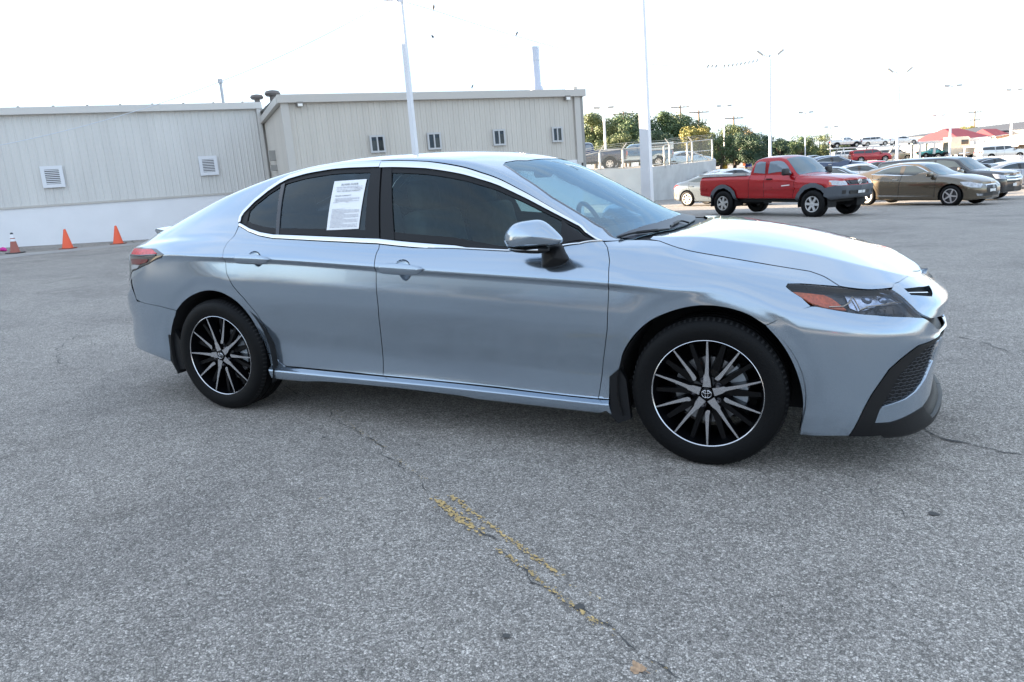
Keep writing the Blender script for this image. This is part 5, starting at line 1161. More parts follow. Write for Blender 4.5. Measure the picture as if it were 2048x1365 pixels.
def handles(v, parent, pts, m):
    for x, z in pts:
        c = v.side((x, z))[0]; P = v.S.ev(c[None])[0]; 
        for sg in (1, -1): MB().box((P[0], (P[1]-.02)*sg, P[2]), (.20, .035, .032)).build('door_handle', m, parent)
def gaps(v, parent, lines):
    for ln in lines:
        uv = v.side(*ln); uv = resamp(uv, .05); P = v.S.ev(uv)+v.S.nr(uv)*.002
        for sg in (1, -1): MB().tube(P*[1, sg, 1], .006, 4).build('door_gap', BLACKDULL, parent)
def underbody(parent, xr, xf, w, z): MB().box(((xr+xf)/2, 0, z), (xf-xr, w, .16)).build('underbody', BLACKDULL, parent)
def sedan(name, paint, wb=2.8, xr=-2.4, xf=2.3, W=.92, H=1.46, belt=.98, R=.335, spokes=10, coupe=False, chrome=None, grille=CHROME, mt=None, detail=True, lift=0.):
    o = empty(name); b = belt; a = wb/2; h = H
    top = [(xr, b-.10), (xr+.12, b-.02), (xr+.5, b+.04), (-.8, b+.02), (.3, b-.03), (a-.45, b-.02), (a, b-.07), (xf-.35, b-.20), (xf-.1, b-.28), (xf, b-.32)]
    rl = [(xr, .55, b-.02), (xr+.25, .62, b+.07), (xr+.55, .64, b+.12), (-1.15, .63, h-.18), (-.75, .615, h-.09), (-.3, .60, h-.05), (.1, .61, h-.06), (.35, .64, h-.14), (.7, .69, h-.33), (a-.45, .74, b+.02), (a-.25, .66, b+.01), (a, .62, b-.02), (xf-.35, .56, b-.14), (xf, .3, b-.30)]
    ce = [(xr, b+.0), (xr+.25, b+.08), (xr+.58, b+.14), (-1.15, h-.09), (-.7, h-.015), (-.3, h), (.1, h-.025), (.35, h-.09), (.7, h-.26), (a-.35, b+.07), (a-.2, b+.03), (a, b+.02), (xf-.35, b-.10), (xf, b-.28)]
    zb = [(xr, .30+lift), (xr+.3, .24+lift), (0, .19+lift), (xf-.4, .19+lift), (xf, .22+lift)]
    v = Veh(outl(xr, xf, W), top, rl, ce, zb, (-a, a), (R, R+.055)); v.body(paint, o)
    m_ = .05
    dl = [(-1.42, b+.10), (-1.05, h-.22), (-.75, h-.14), (-.3, h-.095), (.1, h-.11), (.35, h-.19), (.62, h-.33), (a-.58, b+.05), (.2, b+.025), (-.5, b+.045), (-1.1, b+.07)]
    if chrome:
        v.patch('window_chrome', v.side(*dl), chrome, o, .004, step=.05)
    sh = lambda P, k: [(x+(0-.1-x)*k*.4, z+(b+.2-z)*k) for x, z in P]
    D2 = sh(dl, .09)
    v.patch('side_window', v.side(*[p for p in D2[:3] if p[0] < -.28], (-.34, h-.125), (-.32, b+.07), *[p for p in D2[9:]]), VG, o, .008); v.patch('side_window', v.side((-.22, h-.115), *[p for p in D2 if p[0] > -.2], (-.2, b+.055)), VG, o, .008)
    if chrome: v.patch('pillar_trim', v.side((-.36, h-.11), (-.20, h-.105), (-.18, b+.05), (-.34, b+.06)), VBLK, o, .010)
    v.patch('windshield', v.plan((.36, 0), (.34, .35), (.36, .54), (.62, .62), (a-.52, .69), (a-.36, .60), (a-.30, .3), (a-.29, 0)), VGB, o, .004, 'whole')
    v.patch('rear_window', v.plan((-1.18, 0), (-1.18, .35), (-1.22, .5), (-1.5, .56), (xr+.62, .58), (xr+.58, .3), (xr+.56, 0)), VG, o, .004, 'whole')
    v.patch('headlight', v.side((xf-.62, b-.20), (xf-.36, b-.22), (xf-.14, b-.29), (xf-.10, b-.40), (xf-.3, b-.39), (xf-.5, b-.31)), HLAMP, o, .006, step=.05)
    v.patch('tail_light', v.side((xr+.42, b-.04), (xr+.10, b-.04), (xr+.06, b-.2), (xr+.2, b-.2)), TLAMP, o, .006, step=.05)
    g_ = v.patch('grille', v.front((0, b-.34), (.30, b-.34), (.36, b-.48), (.26, b-.62), (0, b-.62)), VBLK, o, .006, 'whole', .05)
    if grille:
        for k in range(3): v.patch('grille_bar', v.front((0, b-.37-.08*k), (.30, b-.37-.08*k), (.30, b-.39-.08*k), (0, b-.39-.08*k)), grille, o, .014, 'whole', .05)
    v.patch('lower_grille', v.front((0, .32+lift), (.62, .32+lift), (.66, .42+lift), (0, .42+lift)), VBLK, o, .006, 'whole', .06)
    v.patch('number_plate', v.front((0, .45+lift), (.15, .45+lift), (.15, .54+lift), (0, .54+lift)), PLATE, o, .02, 'whole', .05)
    if detail:
        gaps(v, o, [[(-.26, h-.10), (-.25, b), (-.27, .30+lift)], [(a-.5, b), (a-.5, .5), (a-.53, .30+lift)], [(-1.30, b+.04), (-1.25, b-.2), (-1.05, .55), (-.92, .30+lift)]]); handles(v, o, [(-.42, b-.11), (-1.15, b-.08)], paint if not chrome else CHROME)
    vmirror(o, a-.68, W+.06, b+.06, paint); wheels(v, R, R-.11, .22, W-.115, spokes, o, .045, mt); underbody(o, -a+.2, a-.2, 1.5, .27+lift)
    return o, v
def suv(name, paint, wb=2.75, xr=-2.25, xf=2.25, W=.93, H=1.70, belt=1.10, R=.36, spokes=5, boxy=False, mt=None, screen=None):
    o = empty(name); b = belt; a = wb/2; h = H; k = .0 if not boxy else 1.
    fx = .30+.28*k                                                   # header
    top = [(xr, b-.06), (xr+.3, b+.02), (-.5, b+.01), (a-.35, b-.03), (a, b-.05), (xf-.3, b-.12-.02*k), (xf, b-.22)]
    rl = [(xr, .60, b+.1), (xr+.08, .68, h-.30), (xr+.35, .68, h-.12), (-1, .68, h-.07), (0, .68, h-.06), (fx, .69, h-.13), (fx+.32, .74, h-.36), (a-.35+.1*k, .78, b+.02), (a-.1, .72, b+.02), (xf-.3, .66, b-.06), (xf, .45, b-.18)]
    ce = [(xr, b+.2), (xr+.05, b+.35), (xr+.22, h-.12), (-1.2, h-.005), (0, h), (fx, h-.05), (fx+.32, h-.26), (a-.25+.1*k, b+.07), (a-.05, b+.03), (xf-.3, b-.03), (xf, b-.16)]
    zb = [(xr, .36), (0, .26), (xf-.4, .26), (xf, .30)]
    v = Veh(outl(xr, xf, W, .2, .34-.1*k), top, rl, ce, zb, (-a, a), (R, R+.06)); v.body(paint, o)
    for q in ([(xr+.25, b+.07), (xr+.33, h-.22), (-1.12, h-.17), (-1.1, b+.06)], [(-1.02, b+.06), (-1.04, h-.17), (-.18, h-.15), (-.16, b+.05)], [(-.06, b+.05), (-.08, h-.15), (fx-.02, h-.20), (fx+.26, h-.40), (a-.48+.1*k, b+.04)]): v.patch('side_window', v.side(*q), VG, o, .008)
    v.patch('windshield', v.plan((fx+.03, 0), (fx+.03, .58), (fx+.3, .66), (a-.42+.1*k, .70), (a-.3+.1*k, .4), (a-.28+.1*k, 0)), screen or VGB, o, .004, 'whole')
    v.patch('rear_window', v.rear((0, b+.12), (.55, b+.12), (.52, h-.25), (0, h-.22)), VG, o, .006, 'whole')
    v.patch('headlight', v.side((xf-.42, b-.14), (xf-.12, b-.17), (xf-.06, b-.30), (xf-.3, b-.28)), HLAMP, o, .006, step=.05); v.patch('tail_light', v.side((xr+.25, b+.0), (xr+.04, b+.0), (xr+.04, b-.25), (xr+.15, b-.25)), TLAMP, o, .006, step=.05)
    v.patch('grille', v.front((0, b-.20), (.55, b-.20), (.5, b-.44), (0, b-.46)), VBLK, o, .006, 'whole', .05)
    for kk in range(2): v.patch('grille_bar', v.front((0, b-.24-.09*kk), (.56, b-.24-.09*kk), (.55, b-.29-.09*kk), (0, b-.29-.09*kk)), CHROME, o, .016, 'whole', .05)
    v.patch('bumper_trim', v.front((0, .34), (.75, .34), (.75, .50), (0, .50)), VBLK, o, .006, 'whole', .06); v.patch('number_plate', v.front((0, .52), (.15, .52), (.15, .62), (0, .62)), PLATE, o, .02, 'whole', .05)
    gaps(v, o, [[(-.12, h-.14), (-.12, b), (-.13, .36)], [(a-.42, b), (a-.44, .36)], [(-1.07, h-.16), (-1.06, b), (-.98, .6), (-.9, .36)]]); handles(v, o, [(-.32, b-.1), (-.95, b-.09)], paint)
    vmirror(o, a-.62+.1*k, W+.06, b+.08, VBLK, 1.1); wheels(v, R, R-.12, .23, W-.12, spokes, o, .06, mt); underbody(o, -a+.2, a-.2, 1.5, .33)
    return o, v
def pickup(name, paint, flare=None, bumper=None, detail=True, glassm=None):
    o = empty(name); a = 1.623; xr, xf, W = -2.79, 2.46, .875
    top = [(xr, 1.20), (-.70, 1.22), (-.5, 1.20), (.9, 1.17), (1.15, 1.12), (1.7, 1.10), (2.2, 1.04), (xf, .98)]
    rl = [(xr, .80, 1.215), (-.68, .80, 1.23), (-.63, .72, 1.46), (-.5, .685, 1.66), (-.2, .665, 1.715), (.2, .66, 1.715), (.45, .67, 1.66), (.75, .71, 1.44), (1.05, .76, 1.19), (1.25, .68, 1.18), (1.8, .62, 1.15), (2.2, .58, 1.09), (xf, .45, 1.0)]
    ce = [(xr, 1.22), (-.68, 1.235), (-.63, 1.55), (-.5, 1.73), (-.2, 1.775), (.2, 1.775), (.45, 1.73), (.75, 1.52), (1.05, 1.27), (1.2, 1.20), (1.5, 1.20), (1.9, 1.165), (2.25, 1.10), (xf, 1.01)]
    v = Veh(outl(xr, xf, W, .05, .26), top, rl, ce, [(xr, .62), (-2.2, .56), (-.9, .52), (1.9, .52), (xf, .58)], (-a, a), (.385, .475), nu=190); v.body(paint, o)
    v.patch('bed_cover', v.plan((xr+.06, 0), (xr+.06, .70), (-.74, .72), (-.74, 0)), VBLK, o, .006, 'whole')
    for sg in (-1, 1): MB().box((-1.75, sg*.80, 1.262), (1.9, .05, .045)).build('bed_rail', mat('rail_alloy', (.5, .5, .5), .4, .6), o)
    sg_ = glassm or mat('tinted_light_glass', (.16, .20, .24), .04, spec=1.)
    v.patch('side_window', v.side((-.53, 1.29), (-.12, 1.27), (-.13, 1.60), (-.40, 1.62), (-.50, 1.55)), sg_, o, .008); v.patch('side_window', v.side((-.01, 1.265), (.84, 1.235), (.66, 1.43), (.47, 1.58), (.38, 1.615), (.0, 1.62)), sg_, o, .008)
    v.patch('windshield', v.plan((.50, 0), (.49, .40), (.50, .58), (.78, .65), (1.0, .70), (1.08, .5), (1.1, 0)), VGB, o, .004, 'whole')
    v.patch('rear_window', v.plan((-.58, 0), (-.58, .5), (-.65, .55), (-.655, 0)), VG, o, .008, 'whole')
    fm = flare or paint
    for ax in (-a, a): v.patch('fender_flare', v.side(*ring(ax, .385, .468, .585, -2 if ax < 0 else -5, 182)), fm, o, .045, step=.06)
    bm_ = bumper or paint
    v.patch('front_bumper', cat(v.side((1.98, .60), (2.0, .84)), v.front((.80, .88), (.5, .87), (0, .87), (0, .56), (.7, .56))), bm_, o, .055, 'whole', .06)
    v.patch('bumper_slot', v.front((0, .645), (.42, .645), (.45, .735), (0, .735)), VBLK, o, .075, 'whole', .05)
    v.patch('fog_lamp', v.front((.60, .65), (.70, .65), (.71, .76), (.60, .76)), VBLK, o, .063, 'pair', .04)
    v.patch('number_plate', v.front((0, .655), (.15, .655), (.15, .745), (0, .745)), PLATE, o, .105, 'whole', .05)
    v.patch('grille', v.front((0, .90), (.40, .90), (.47, .94), (.45, 1.02), (0, 1.04)), bm_ if bumper else VBLK, o, .022, 'whole', .05)
    v.patch('grille_slot', v.front((0, .915), (.36, .915), (.38, .955), (0, .955)), VBLK, o, .046, 'whole', .05); v.patch('grille_slot', v.front((0, .975), (.38, .975), (.37, 1.0), (0, 1.005)), VBLK, o, .046, 'whole', .05)
    cen = v.S.ev(v.front((0, .96)))[0]; em = MB(); T = np.linspace(0, 6.283, 29)[:-1]
    for ry, rz, cz in ((.085, .06, 0), (.025, .055, 0), (.06, .025, .025)): em.tube([(cen[0]+.065, ry*math.cos(t), cen[2]+cz+rz*math.sin(t)) for t in T], .010, 6, closed=True)
    tag(em.build('emblem', CHROME, o, smooth=True), kind='stuff')
    hl_ = v.patch('headlight', cat(v.side((2.08, 1.02), (2.10, .90)), v.front((.72, .885), (.50, .90), (.50, 1.0))), HLAMP, o, .014, step=.05)
    v.patch('turn_signal', v.side((2.07, .99), (2.15, .96), (2.17, .90), (2.09, .905)), AMBER, o, .018, step=.04)
    v.patch('tail_light', v.side((xr+.02, 1.12), (xr+.12, 1.12), (xr+.12, .85), (xr+.02, .85)), TLAMP, o, .008, step=.05)
    v.patch('side_moulding', v.side((-.62, .80), (1.0, .80), (1.0, .845), (-.62, .845)), paint, o, .016, step=.06); v.patch('side_moulding', v.side((xr+.15, .80), (xr+.45, .80), (xr+.45, .845), (xr+.15, .845)), paint, o, .014, step=.06)
    v.patch('door_badge', v.side((.55, .90), (.85, .90), (.85, .925), (.55, .925)), PLATE, o, .008, step=.05)
    gaps(v, o, [[(-.655, 1.20), (-.65, .9), (-.64, .55)], [(-.06, 1.64), (-.06, 1.2), (-.06, .58)], [(.98, 1.17), (.98, .8), (.95, .58)]]); handles(v, o, [(.10, 1.10)], VBLK)
    for sg in (-1, 1):
        q = soft(None, (.78, sg*1.0, 1.30), (.13, .26, .20), 'wing_mirror', VBLK, o, 0, .05); MB().bar((0, -sg*.1, -.06), (0, -sg*.2, -.08), .06).build('mirror_arm', VBLK, q)
    wheels(v, .385, .22, .265, .78, 6, o, .07); underbody(o, -a-.6, a+.4, 1.3, .50)
    for ax in (-a,):
        for sg in (-1, 1): MB().box((ax-.46, sg*.80, .46), (.02, .26, .36)).build('mud_flap', VBLK, o)
    return o, v
def recolor(o, paint, old):
    for ch in [o]+list(o.children_recursive):
        for sl_ in ch.material_slots:
            if sl_.material == old: sl_.link = 'OBJECT'; sl_.material = paint
def pose2(rp, fp, wb, track):
    """stand a vehicle on the ground from the photo pixels of its near rear and front tyre contacts"""
    d1 = ray(*rp); d2 = ray(*fp); a = d1/-d1[2]; b = d2/-d2[2]; h = wb/np.linalg.norm((a-b)[:2]); Rp = CAMP+a*h; Fp = CAMP+b*h; v = (Fp-Rp)/np.linalg.norm(Fp-Rp)
    n_ = np.array([-v[1], v[0], 0]); c = (Rp+Fp)/2+n_*track; return c, math.atan2(v[1], v[0])
def put(o, c, yaw, z=None): o.location = Vector((float(c[0]), float(c[1]), float(gz(c) if z is None else z))); o.rotation_euler = (0, 0, yaw); return o
REDP = mat('red_paint', (.36, .004, .008), .2, .3, .6); GREYF = mat('flare_grey', (.075, .085, .10), .55, bump=.1, bscale=80)
t_, tv = pickup('red_pickup', REDP, GREYF, GREYF); c, yw = pose2((1450, 430), (1628, 434.8), 3.246, .78); put(t_, c, yw); tag(t_, 'red pickup truck with grey fender flares and grey front bumper', 'pickup truck')
DARK_GOLDLIT = mat('dark_paint_gold_reflection', (.12, .095, .064), .2, .6, 1.)  # dark body colour with the golden reflection of lit ground mixed in
lx, lv = sedan('black_sedan', DARK_GOLDLIT, 2.97, -2.66, 2.37, .935, 1.475, 1.0, .345, 5, chrome=CHROME, grille=None)
c, yw = pose2((1733, 412.1), (1901, 414), 2.97, .82); put(lx, c, yw); tag(lx, 'dark luxury sedan with golden reflected light painted in, with chrome window trim beside the red pickup', 'car')
lv.patch('sill_chrome', lv.side((-1.0, .335), (1.0, .335), (1.0, .36), (-1.0, .36)), CHROME, lx, .012, step=.08); lv.patch('grille_surround', lv.front((0, .69), (.33, .68), (.27, .36), (0, .36)), CHROME, lx, .004, 'whole', .05)
lv.patch('fog_lamp', lv.front((.5, .34), (.72, .34), (.74, .42), (.52, .40)), HLAMP, lx, .012, 'pair', .04)
cl = lv.S.ev(lv.front((0, .60)))[0]; em = MB(); em.tube([(cl[0]+.03, .06*math.cos(t), cl[2]+.045*math.sin(t)) for t in np.linspace(0, 6.283, 21)[:-1]], .006, 5, closed=True); em.build('emblem_ring', CHROME, lx, smooth=True); em = MB(); em.tube([(cl[0]+.032, .03, cl[2]+.045), (cl[0]+.032, .01, cl[2]-.015), (cl[0]+.032, -.05, cl[2]-.02)], .006, 5); em.build('emblem', CHROME, lx, smooth=True)
DBLK = mat('black_paint', (.008, .009, .012), .15, .2, 1.)
fx_, fv = suv('boxy_black_suv', DBLK, 2.995, -2.68, 2.45, .955, 1.68, 1.11, .37, 5, boxy=True)
dv = np.array([math.cos(yw), math.sin(yw), 0]); nv_ = np.array([-dv[1], dv[0], 0]); cF = gpix(1990, 401)-dv*2.2+nv_*.84
put(fx_, cF, yw); tag(fx_, 'boxy black suv with broad chrome grille parked beyond the dark sedan', 'suv')
GRYC = mat('grey_blue_paint', (.10, .125, .15), .25, .6, 1.)
cp, cv = sedan('grey_coupe', GRYC, 2.70, -2.22, 2.2, .90, 1.40, .96, .335, 7, coupe=True, mt=mat('pale_alloy', (.72, .70, .64), .35, .6)); c, yw2 = pose2((1376, 416), (1487, 416), 2.70, .79); put(cp, c, yw2)
tag(cp, 'grey blue coupe half hidden behind the bed of the red pickup', 'car')
cv.patch('rear_bumper_trim', cv.side((-2.18, .30), (-1.98, .28), (-1.86, .55), (-2.1, .62)), VBLK, cp, .008, step=.06)
# more parked cars: copies of the four shapes in other colours
def ghost(src, old, paint, x, y, dep, yaw_v, label, catg, name, s=1., z=None, grp='cars parked in the far lot'):
    o = clone(src); o.name = name; P = at_depth(x, y, dep); zz = gz(P) if z is None else z
    d = LATV*math.cos(yaw_v)+DEPV*math.sin(yaw_v); o.location = Vector((P[0], P[1], zz)); o.rotation_euler = (0, 0, math.atan2(d[1], d[0])); o.scale = (s, s, s)
    recolor(o, paint, old); tag(o, label, catg, grp); return o
def paintm(n_, c): return mat(n_, c, .25, .4, 1.)
PW = paintm('white_paint', (.72, .71, .69)); PS = paintm('silver_grey_paint', (.32, .34, .37)); PB = paintm('blue_paint', (.05, .14, .30)); PR = paintm('dark_red_paint', (.36, .02, .03)); PN = paintm('navy_paint', (.03, .05, .10)); PT = paintm('tan_paint', (.42, .37, .30)); PTU = paintm('turquoise_paint', (.09, .42, .42)); PK = paintm('near_black_paint', (.012, .013, .018)); PBW = paintm('pale_blue_paint', (.40, .48, .52))
ghost(lx, DARK_GOLDLIT, PS, 2030, 352, 40, -.05, 'light grey sedan parked beyond the boxy black suv, below the picket fence', 'car', 'grey_sedan')
ghost(lx, DARK_GOLDLIT, PK, 1672, 345, 36, -.55, 'black sedan with broad windshield right behind the red pickup hood', 'car', 'black_car', z=-.62)
ghost(lx, DARK_GOLDLIT, PN, 1668, 330, 48, -.25, 'navy sedan with roof lifted above the red pickup hood', 'car', 'navy_car', z=-.05)
ghost(lx, DARK_GOLDLIT, PS, 1730, 338, 44, -.5, 'silver sedan between the red pickup hood and the dark sedan roof', 'car', 'silver_car', z=-.62)
ghost(lx, DARK_GOLDLIT, PR, 1762, 334, 52, -.4, 'red car almost hidden behind the dark sedan roof', 'car', 'red_car', z=-.55)
ghost(lx, DARK_GOLDLIT, PW, 1480, 345, 47, -.3, 'white car seen above the bed of the red pickup', 'car', 'white_car', z=-.55)
ghost(lx, DARK_GOLDLIT, PW, 1452, 346, 50, -.3, 'white car behind the grey coupe roof', 'car', 'white_car', z=-.60)
ghost(fx_, DBLK, PR, 1741, 320, 98, -.12, 'red suv parked beneath the car transporter', 'suv', 'red_suv', z=.42)
ghost(fx_, DBLK, PW, 1700, 320, 106, -.12, 'white suv behind the red suv under the transporter', 'suv', 'white_suv', z=.45)
ghost(fx_, DBLK, PT, 1787, 318, 104, -.1, 'tan suv parked between the red suv and the white posts', 'suv', 'tan_suv', z=.35)
ghost(fx_, DBLK, PW, 2001, 317, 84, -.1, 'white crossover standing behind the picket fence', 'suv', 'white_crossover', z=.05)
ghost(t_, REDP, PW, 2052, 310, 96, -.15, 'white pickup beyond the white crossover under the tan canopy', 'pickup truck', 'white_pickup', z=.25)
ghost(t_, REDP, PB, 1454, 330, 128, math.pi-.15, 'bright blue pickup far off at the edge of the trees', 'pickup truck', 'blue_pickup', z=.72)
ghost(lx, DARK_GOLDLIT, PK, 1985, 338, 52, -.1, 'black car half hidden behind the boxy suv hood', 'car', 'black_car', z=-.72)
ghost(lx, DARK_GOLDLIT, PBW, 1372, 326, 60, .2, 'pale blue car behind the chain-link fence', 'car', 'pale_car', z=ZUP-.35)
ghost(lx, DARK_GOLDLIT, PK, 1595, 314, 88, 0, 'dark car roof showing over the red pickup cab', 'car', 'dark_car', z=.1); ghost(lx, DARK_GOLDLIT, PS, 1630, 312, 95, -.1, 'silver car behind the lamp pole and the pickup cab', 'car', 'silver_car', z=.2)
ghost(t_, REDP, PN, 1168, 345, 48, math.pi-.1, 'dark blue truck peeking out beside the tan building', 'pickup truck', 'blue_truck', z=ZUP-.05)
# old two-tone pickup with a cap behind the fence
ot = ghost(t_, REDP, paintm('old_blue_paint', (.06, .14, .22)), 1272, 339, 57, math.pi-.12, 'old blue and white pickup with a camper cap behind the chain-link fence', 'pickup truck', 'two_tone_pickup', z=ZUP-.02)
for ch in list(ot.children):
    nm = ch.name.split('.')[0]
    if nm in ('side_moulding', 'front_bumper', 'fender_flare'):
        for sl_ in ch.material_slots: sl_.link = 'OBJECT'; sl_.material = PBW
MB().box((-1.72, 0, 1.52), (2.05, 1.5, .52)).build('camper_cap', PBW, ot); MB().box((-1.72, 0, 1.55), (1.6, 1.53, .30)).build('cap_window', VG, ot)
MB().box((0, 0, .70), (3.0, 1.80, .20)).build('lower_panel', PBW, ot)
# car transporter
TRL = empty('car_transporter'); WST = mat('white_steel', (.70, .69, .66), .5, var=.05, vscale=2); P = at_depth(1750, 322, 100); zt = .35; TRL.location = Vector((P[0], P[1], zt)); dd = LATV*.99-DEPV*.10; TRL.rotation_euler = (0, 0, math.atan2(dd[1], dd[0])); tag(TRL, 'white steel car transporter trailer with white cars on its upper deck', 'trailer')
PXM = 100/FOC
MB().box((-.2, 0, 2.05), (11.6, 2.4, .16)).build('upper_deck', WST, TRL); MB().box((8.8, 0, 2.25), (7.6, 2.4, .35)).build('front_deck', WST, TRL)
for x in (-5.0, -1.2, 2.2): MB().bar((x-.4, -1.15, .2), (x+.5, -1.15, 2.0), .14).build('brace', WST, TRL); MB().bar((x-.4, 1.15, .2), (x+.5, 1.15, 2.0), .14).build('brace', WST, TRL)
for x in (5.2, 7.0, 9.4, 12.0, 13.2):
    for y in (-1.15, 1.15): MB().box((x, y, 1.1), (.28, .16, 2.2)).build('upright', WST, TRL)
for k in range(7): MB().box((11.0, -1.2, .4+.27*k), (.5, .06, .06)).build('ladder_rung', WST, TRL)
for x in (10.75, 11.25): MB().box((x, -1.2, 1.2), (.07, .07, 2.0)).build('ladder_rail', WST, TRL)
def on_deck(src, old, pm, x, z, label, nm, s, cg):
    o = clone(src); o.name = nm; d = np.array([math.cos(TRL.rotation_euler[2]), math.sin(TRL.rotation_euler[2]), 0]); q = np.array([P[0], P[1], 0])+d*x; o.location = Vector((q[0], q[1], zt+z)); o.rotation_euler = (0, 0, TRL.rotation_euler[2]); o.scale = (s, s, s); recolor(o, pm, old); tag(o, label, cg, 'cars on the transporter')
on_deck(t_, REDP, PW, -4.0, 2.13, 'white pickup standing on the rear end of the transporter deck', 'white_pickup', .78, 'pickup truck'); on_deck(fx_, DBLK, PW, -.2, 2.13, 'white suv standing on the middle of the transporter deck', 'white_suv', .74, 'suv'); on_deck(lx, DARK_GOLDLIT, PW, 3.4, 2.13, 'white sedan standing beside the light pole on the transporter deck', 'white_sedan', .76, 'car'); on_deck(t_, REDP, PTU, 7.4, .25, 'turquoise pickup loaded low on the transporter behind white uprights', 'turquoise_pickup', .74, 'pickup truck')
# tractor unit
TK = empty('semi_truck'); q = at_depth(1926, 322, 98); TK.location = Vector((q[0], q[1], .2)); TK.rotation_euler = (0, 0, TRL.rotation_euler[2]); tag(TK, 'cream semi truck tractor with long hood at the head of the transporter', 'truck')
CRM = paintm('cream_paint', (.62, .58, .50)); cb = MB(); cb.prism([(-2.2, -1.1, .6), (.3, -1.1, .6), (.3, -1.1, 1.7), (.05, -1.1, 2.75), (-.2, -1.1, 2.9), (-2.2, -1.1, 2.9)], (0, 2.2, 0)); cb.build('cab', CRM, TK)
hd_ = MB(); hd_.prism([(.3, -.95, .6), (2.3, -.95, .6), (2.35, -.95, 1.35), (2.0, -.95, 1.6), (.3, -.95, 1.7)], (0, 1.9, 0)); hd_.build('engine_hood', CRM, TK)
MB().box((-.5, 0, 2.2), (.9, 2.24, .6)).build('side_window', VG, TK); MB().bar((.33, 0, 1.8), (.10, 0, 2.65), 1.9, .02).build('windshield', VGB, TK); MB().tube([(-2.3, -.9, .8), (-2.3, -.9, 3.6)], .09, 8).build('exhaust_pipe', CHROME, TK, smooth=True); MB().box((2.42, 0, .62), (.16, 2.1, .4)).build('bumper', CHROME, TK); MB().tube([(-1.2, -1.12, .62), (.1, -1.12, .62)], .28, 12).build('fuel_tank', CHROME, TK, angle=40)
for x in (1.45, -2.6, -3.7):
    for y, fl in ((-.95, False), (.95, True)): simple_wheel(.5, .28, .28, 6, TK, (x, y, .5), fl, .06)
MB().box((-3.0, 0, .75), (2.6, .9, .25)).build('chassis', VBLK, TK)

# ================================================================== far right: canopies, long building, fence
def canopy(name, pts, ridge, m, label, dep, legs=True):
    o = empty(name); tag(o, label, 'canopy', 'fabric shade canopies'); E_ = [at_depth(x, y, dp) for x, y, dp in pts]; R_ = [at_depth(x, y, dp) for x, y, dp in ridge]
    mb = MB(); V = E_+R_; mb.add(V, [(0, 1, 4), (1, 2, 5, 4), (2, 3, 5), (3, 0, 4, 5)]); ob = mb.build('fabric', m, o)
    for p in E_: MB().tube([foot_of(p), p], .10, 8).build('post', WST, o, smooth=True)
    for i in range(4): MB().tube([E_[i], E_[(i+1) % 4]], .06, 6).build('edge_beam', WST, o, smooth=True)
CRED = mat('red_canopy', (.42, .055, .06), .8, var=.08, vscale=1); CTAN = mat('tan_canopy', (.58, .45, .33), .8, var=.05, vscale=1)
canopy('shade_canopy', [(1812, 288, 106), (1921, 279.5, 98), (1983, 273, 112), (1880, 277, 122)], [(1888, 257.5, 108), (1918, 256.5, 111)], CRED, 'large red fabric canopy with hipped roof over the transporter', 108)
canopy('shade_canopy', [(1935, 276, 122), (1990, 273, 116), (2020, 268.5, 126), (1962, 270, 134)], [(1965, 258.5, 124), (1992, 258, 127)], CRED, 'smaller red fabric canopy beyond the large one', 124)
canopy('shade_canopy', [(1930, 295, 92), (2105, 285, 82), (2180, 280, 96), (1990, 286, 108)], [(2052, 264, 94), (2100, 262, 97)], CTAN, 'wide tan fabric canopy over the white pickup', 92)
LB = empty('long_building'); tag(LB, 'long low cream building with dark ribbed roof behind the canopies', 'building'); A0, A1 = at_depth(1800, 279, 150), at_depth(2110, 258, 118); B0, B1 = at_depth(1838, 272, 165), at_depth(2150, 234, 132); f0, f1 = foot_of(A0), foot_of(A1)
dirl = (A1-A0)/np.linalg.norm(A1-A0); MB().add([f0, f1, A1, A0, f0+(B0-A0)*[1, 1, 0], f1+(B1-A1)*[1, 1, 0], B1, B0], [(0, 1, 2, 3), (1, 5, 6, 2), (0, 3, 7, 4), (4, 7, 6, 5)]).build('wall', mat('cream_wall', (.62, .58, .50), .8), LB)
off_ = np.array([0, 0, .25]); MB().prism([A0-dirl*.5+off_*0, A1+dirl*.5, B1+dirl*.5, B0-dirl*.5], (0, 0, .25)).build('roof', mat('dark_roof', (.06, .062, .07), .6), LB)
for k in range(48):
    t = (k+.5)/48; a = A0*(1-t)+A1*t+off_; b = B0*(1-t)+B1*t+off_; MB().bar(a, b, .14, .10).build('roof_rib', mat('roof_rib_light', (.15, .155, .165), .6), LB)
PF = empty('picket_fence'); tag(PF, 'low white picket fence in front of the far cars', 'fence'); fa, fb = at_depth(1935, 336, 70), at_depth(2075, 330, 66); nP = 42
for k in range(nP):
    t = k/(nP-1); p = fa*(1-t)+fb*t; hgt_ = .95; dr = (fb-fa)/np.linalg.norm(fb-fa); nn = np.cross(dr, [0, 0, 1])
    if k == 0: pk0 = MB(); pk0.prism([dr*-.055, dr*.055, dr*.055+GUP*.85, GUP*hgt_, dr*-.055+GUP*.85], nn*.03); pk0 = pk0.build('picket', FRAMEW, PF); pk0.location = Vector(p)
    else: o = pk0.copy(); COL.objects.link(o); o.parent = PF; o.location = Vector(p)
for h in (.25, .65): MB().bar(fa+GUP*h-nn*.03, fb+GUP*h-nn*.03, .03, .08).build('rail', FRAMEW, PF)
for k in range(5): t = k/4; p = fa*(1-t)+fb*t-nn*.08; MB().bar(foot_of(p)-GUP*.1, p+GUP*.8, .09).build('fence_post', FRAMEW, PF)
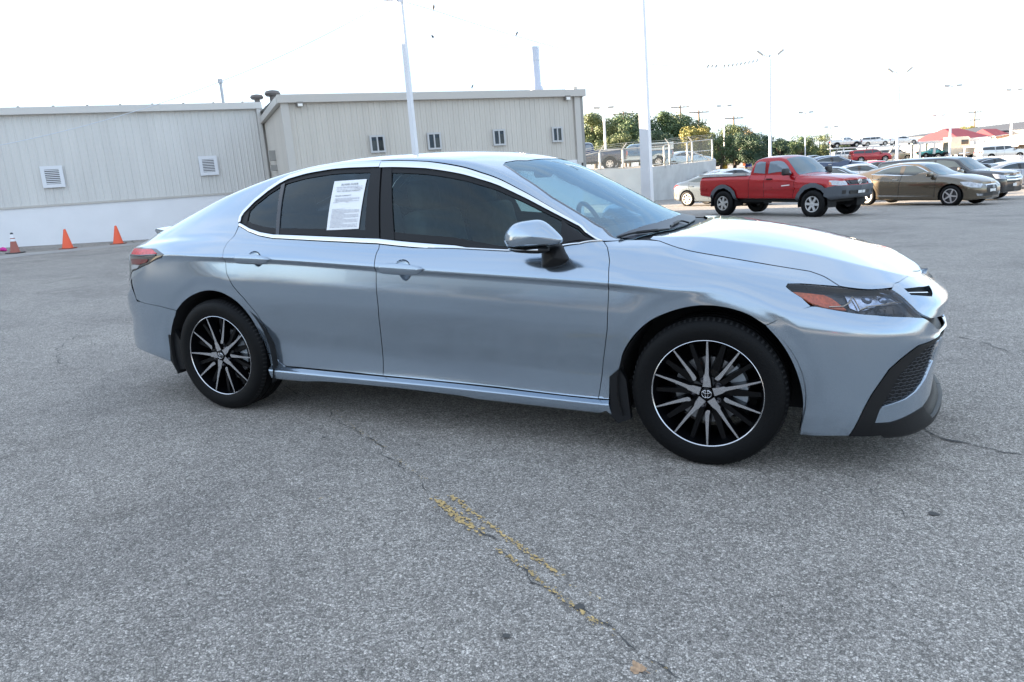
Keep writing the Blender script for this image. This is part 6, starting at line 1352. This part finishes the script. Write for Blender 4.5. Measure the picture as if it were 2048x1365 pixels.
pb = empty('portable_toilet', foot_of(at_depth(1498, 320, 108))); tag(pb, 'dark blue portable cabin with orange side panel beside the distant trees', 'cabin'); pb.location.z = .5; MB().box((0, 0, 1.05), (1.1, 1.1, 2.1)).build('cabin', mat('cabin_blue', (.03, .05, .22), .5), pb); MB().box((-.62, -.2, 1.0), (.35, .9, 1.6)).build('side_panel', mat('panel_orange', (.5, .14, .06), .5), pb); MB().prism([(-.6, -.6, 2.1), (.6, -.6, 2.1), (0, -.6, 2.35)], (0, 1.2, 0)).build('roof', mat('cabin_roof', (.05, .07, .2), .5), pb)

# ================================================================== cars and a building added out of view behind the camera, for reflections
def reflection_car(src, old, pm, lat, dep, yv, label, nm, cg):
    o = clone(src); o.name = nm; p = ld(lat, dep); d = LATV*math.cos(yv)+DEPV*math.sin(yv); o.location = Vector((p[0], p[1], gz(p))); o.rotation_euler = (0, 0, math.atan2(d[1], d[0])); recolor(o, pm, old); tag(o, label, cg, 'cars added out of view for reflections')
reflection_car(lx, DARK_GOLDLIT, PW, -15, -5, 1.2, 'white sedan added behind the camera to reflect in the rear door', 'white_sedan', 'car'); reflection_car(fx_, DBLK, PS, -12, -9, 1.2, 'silver suv added behind the camera for reflections', 'silver_suv', 'suv'); reflection_car(lx, DARK_GOLDLIT, PK, -8.6, -12, 1.25, 'black sedan added behind the camera for reflections', 'black_sedan', 'car')
reflection_car(t_, REDP, PW, -18.5, -1.5, 1.2, 'white pickup added behind the camera for reflections', 'white_pickup', 'pickup truck'); reflection_car(lx, DARK_GOLDLIT, PR, 2.5, -15, 1.5, 'red sedan added behind the camera for reflections', 'red_sedan', 'car'); reflection_car(fx_, DBLK, PW, 7, -14, 1.6, 'white suv added behind the camera for reflections', 'white_suv', 'suv')
SB = empty('added_reflection_block'); tag(SB, 'long low beige block with dark window band, added behind the camera for reflections', 'building'); sx_ = (LATV*.8-DEPV*.6); sy_ = (LATV*.6+DEPV*.8); sp0 = ld(-34, -16)  # unseen building, put in for the car paint to mirror
def sbox(nm, a, b, h, dims, m): return MB().box(sp0+sx_*a+sy_*b+np.array([0, 0, h]), dims, (sx_, sy_, np.array([0, 0, 1.]))).build(nm, m, SB)
sbox('wall', 28, -5, 1.9, (60, 10, 4.2), mat('beige_stucco', (.48, .42, .34), .8)); sbox('roof', 28, -5, 4.15, (61, 11, .3), TRIM)
for k in range(12): sbox('window', 2+k*4.8, .03, 1.6, (3.6, .08, 2.0), VG)
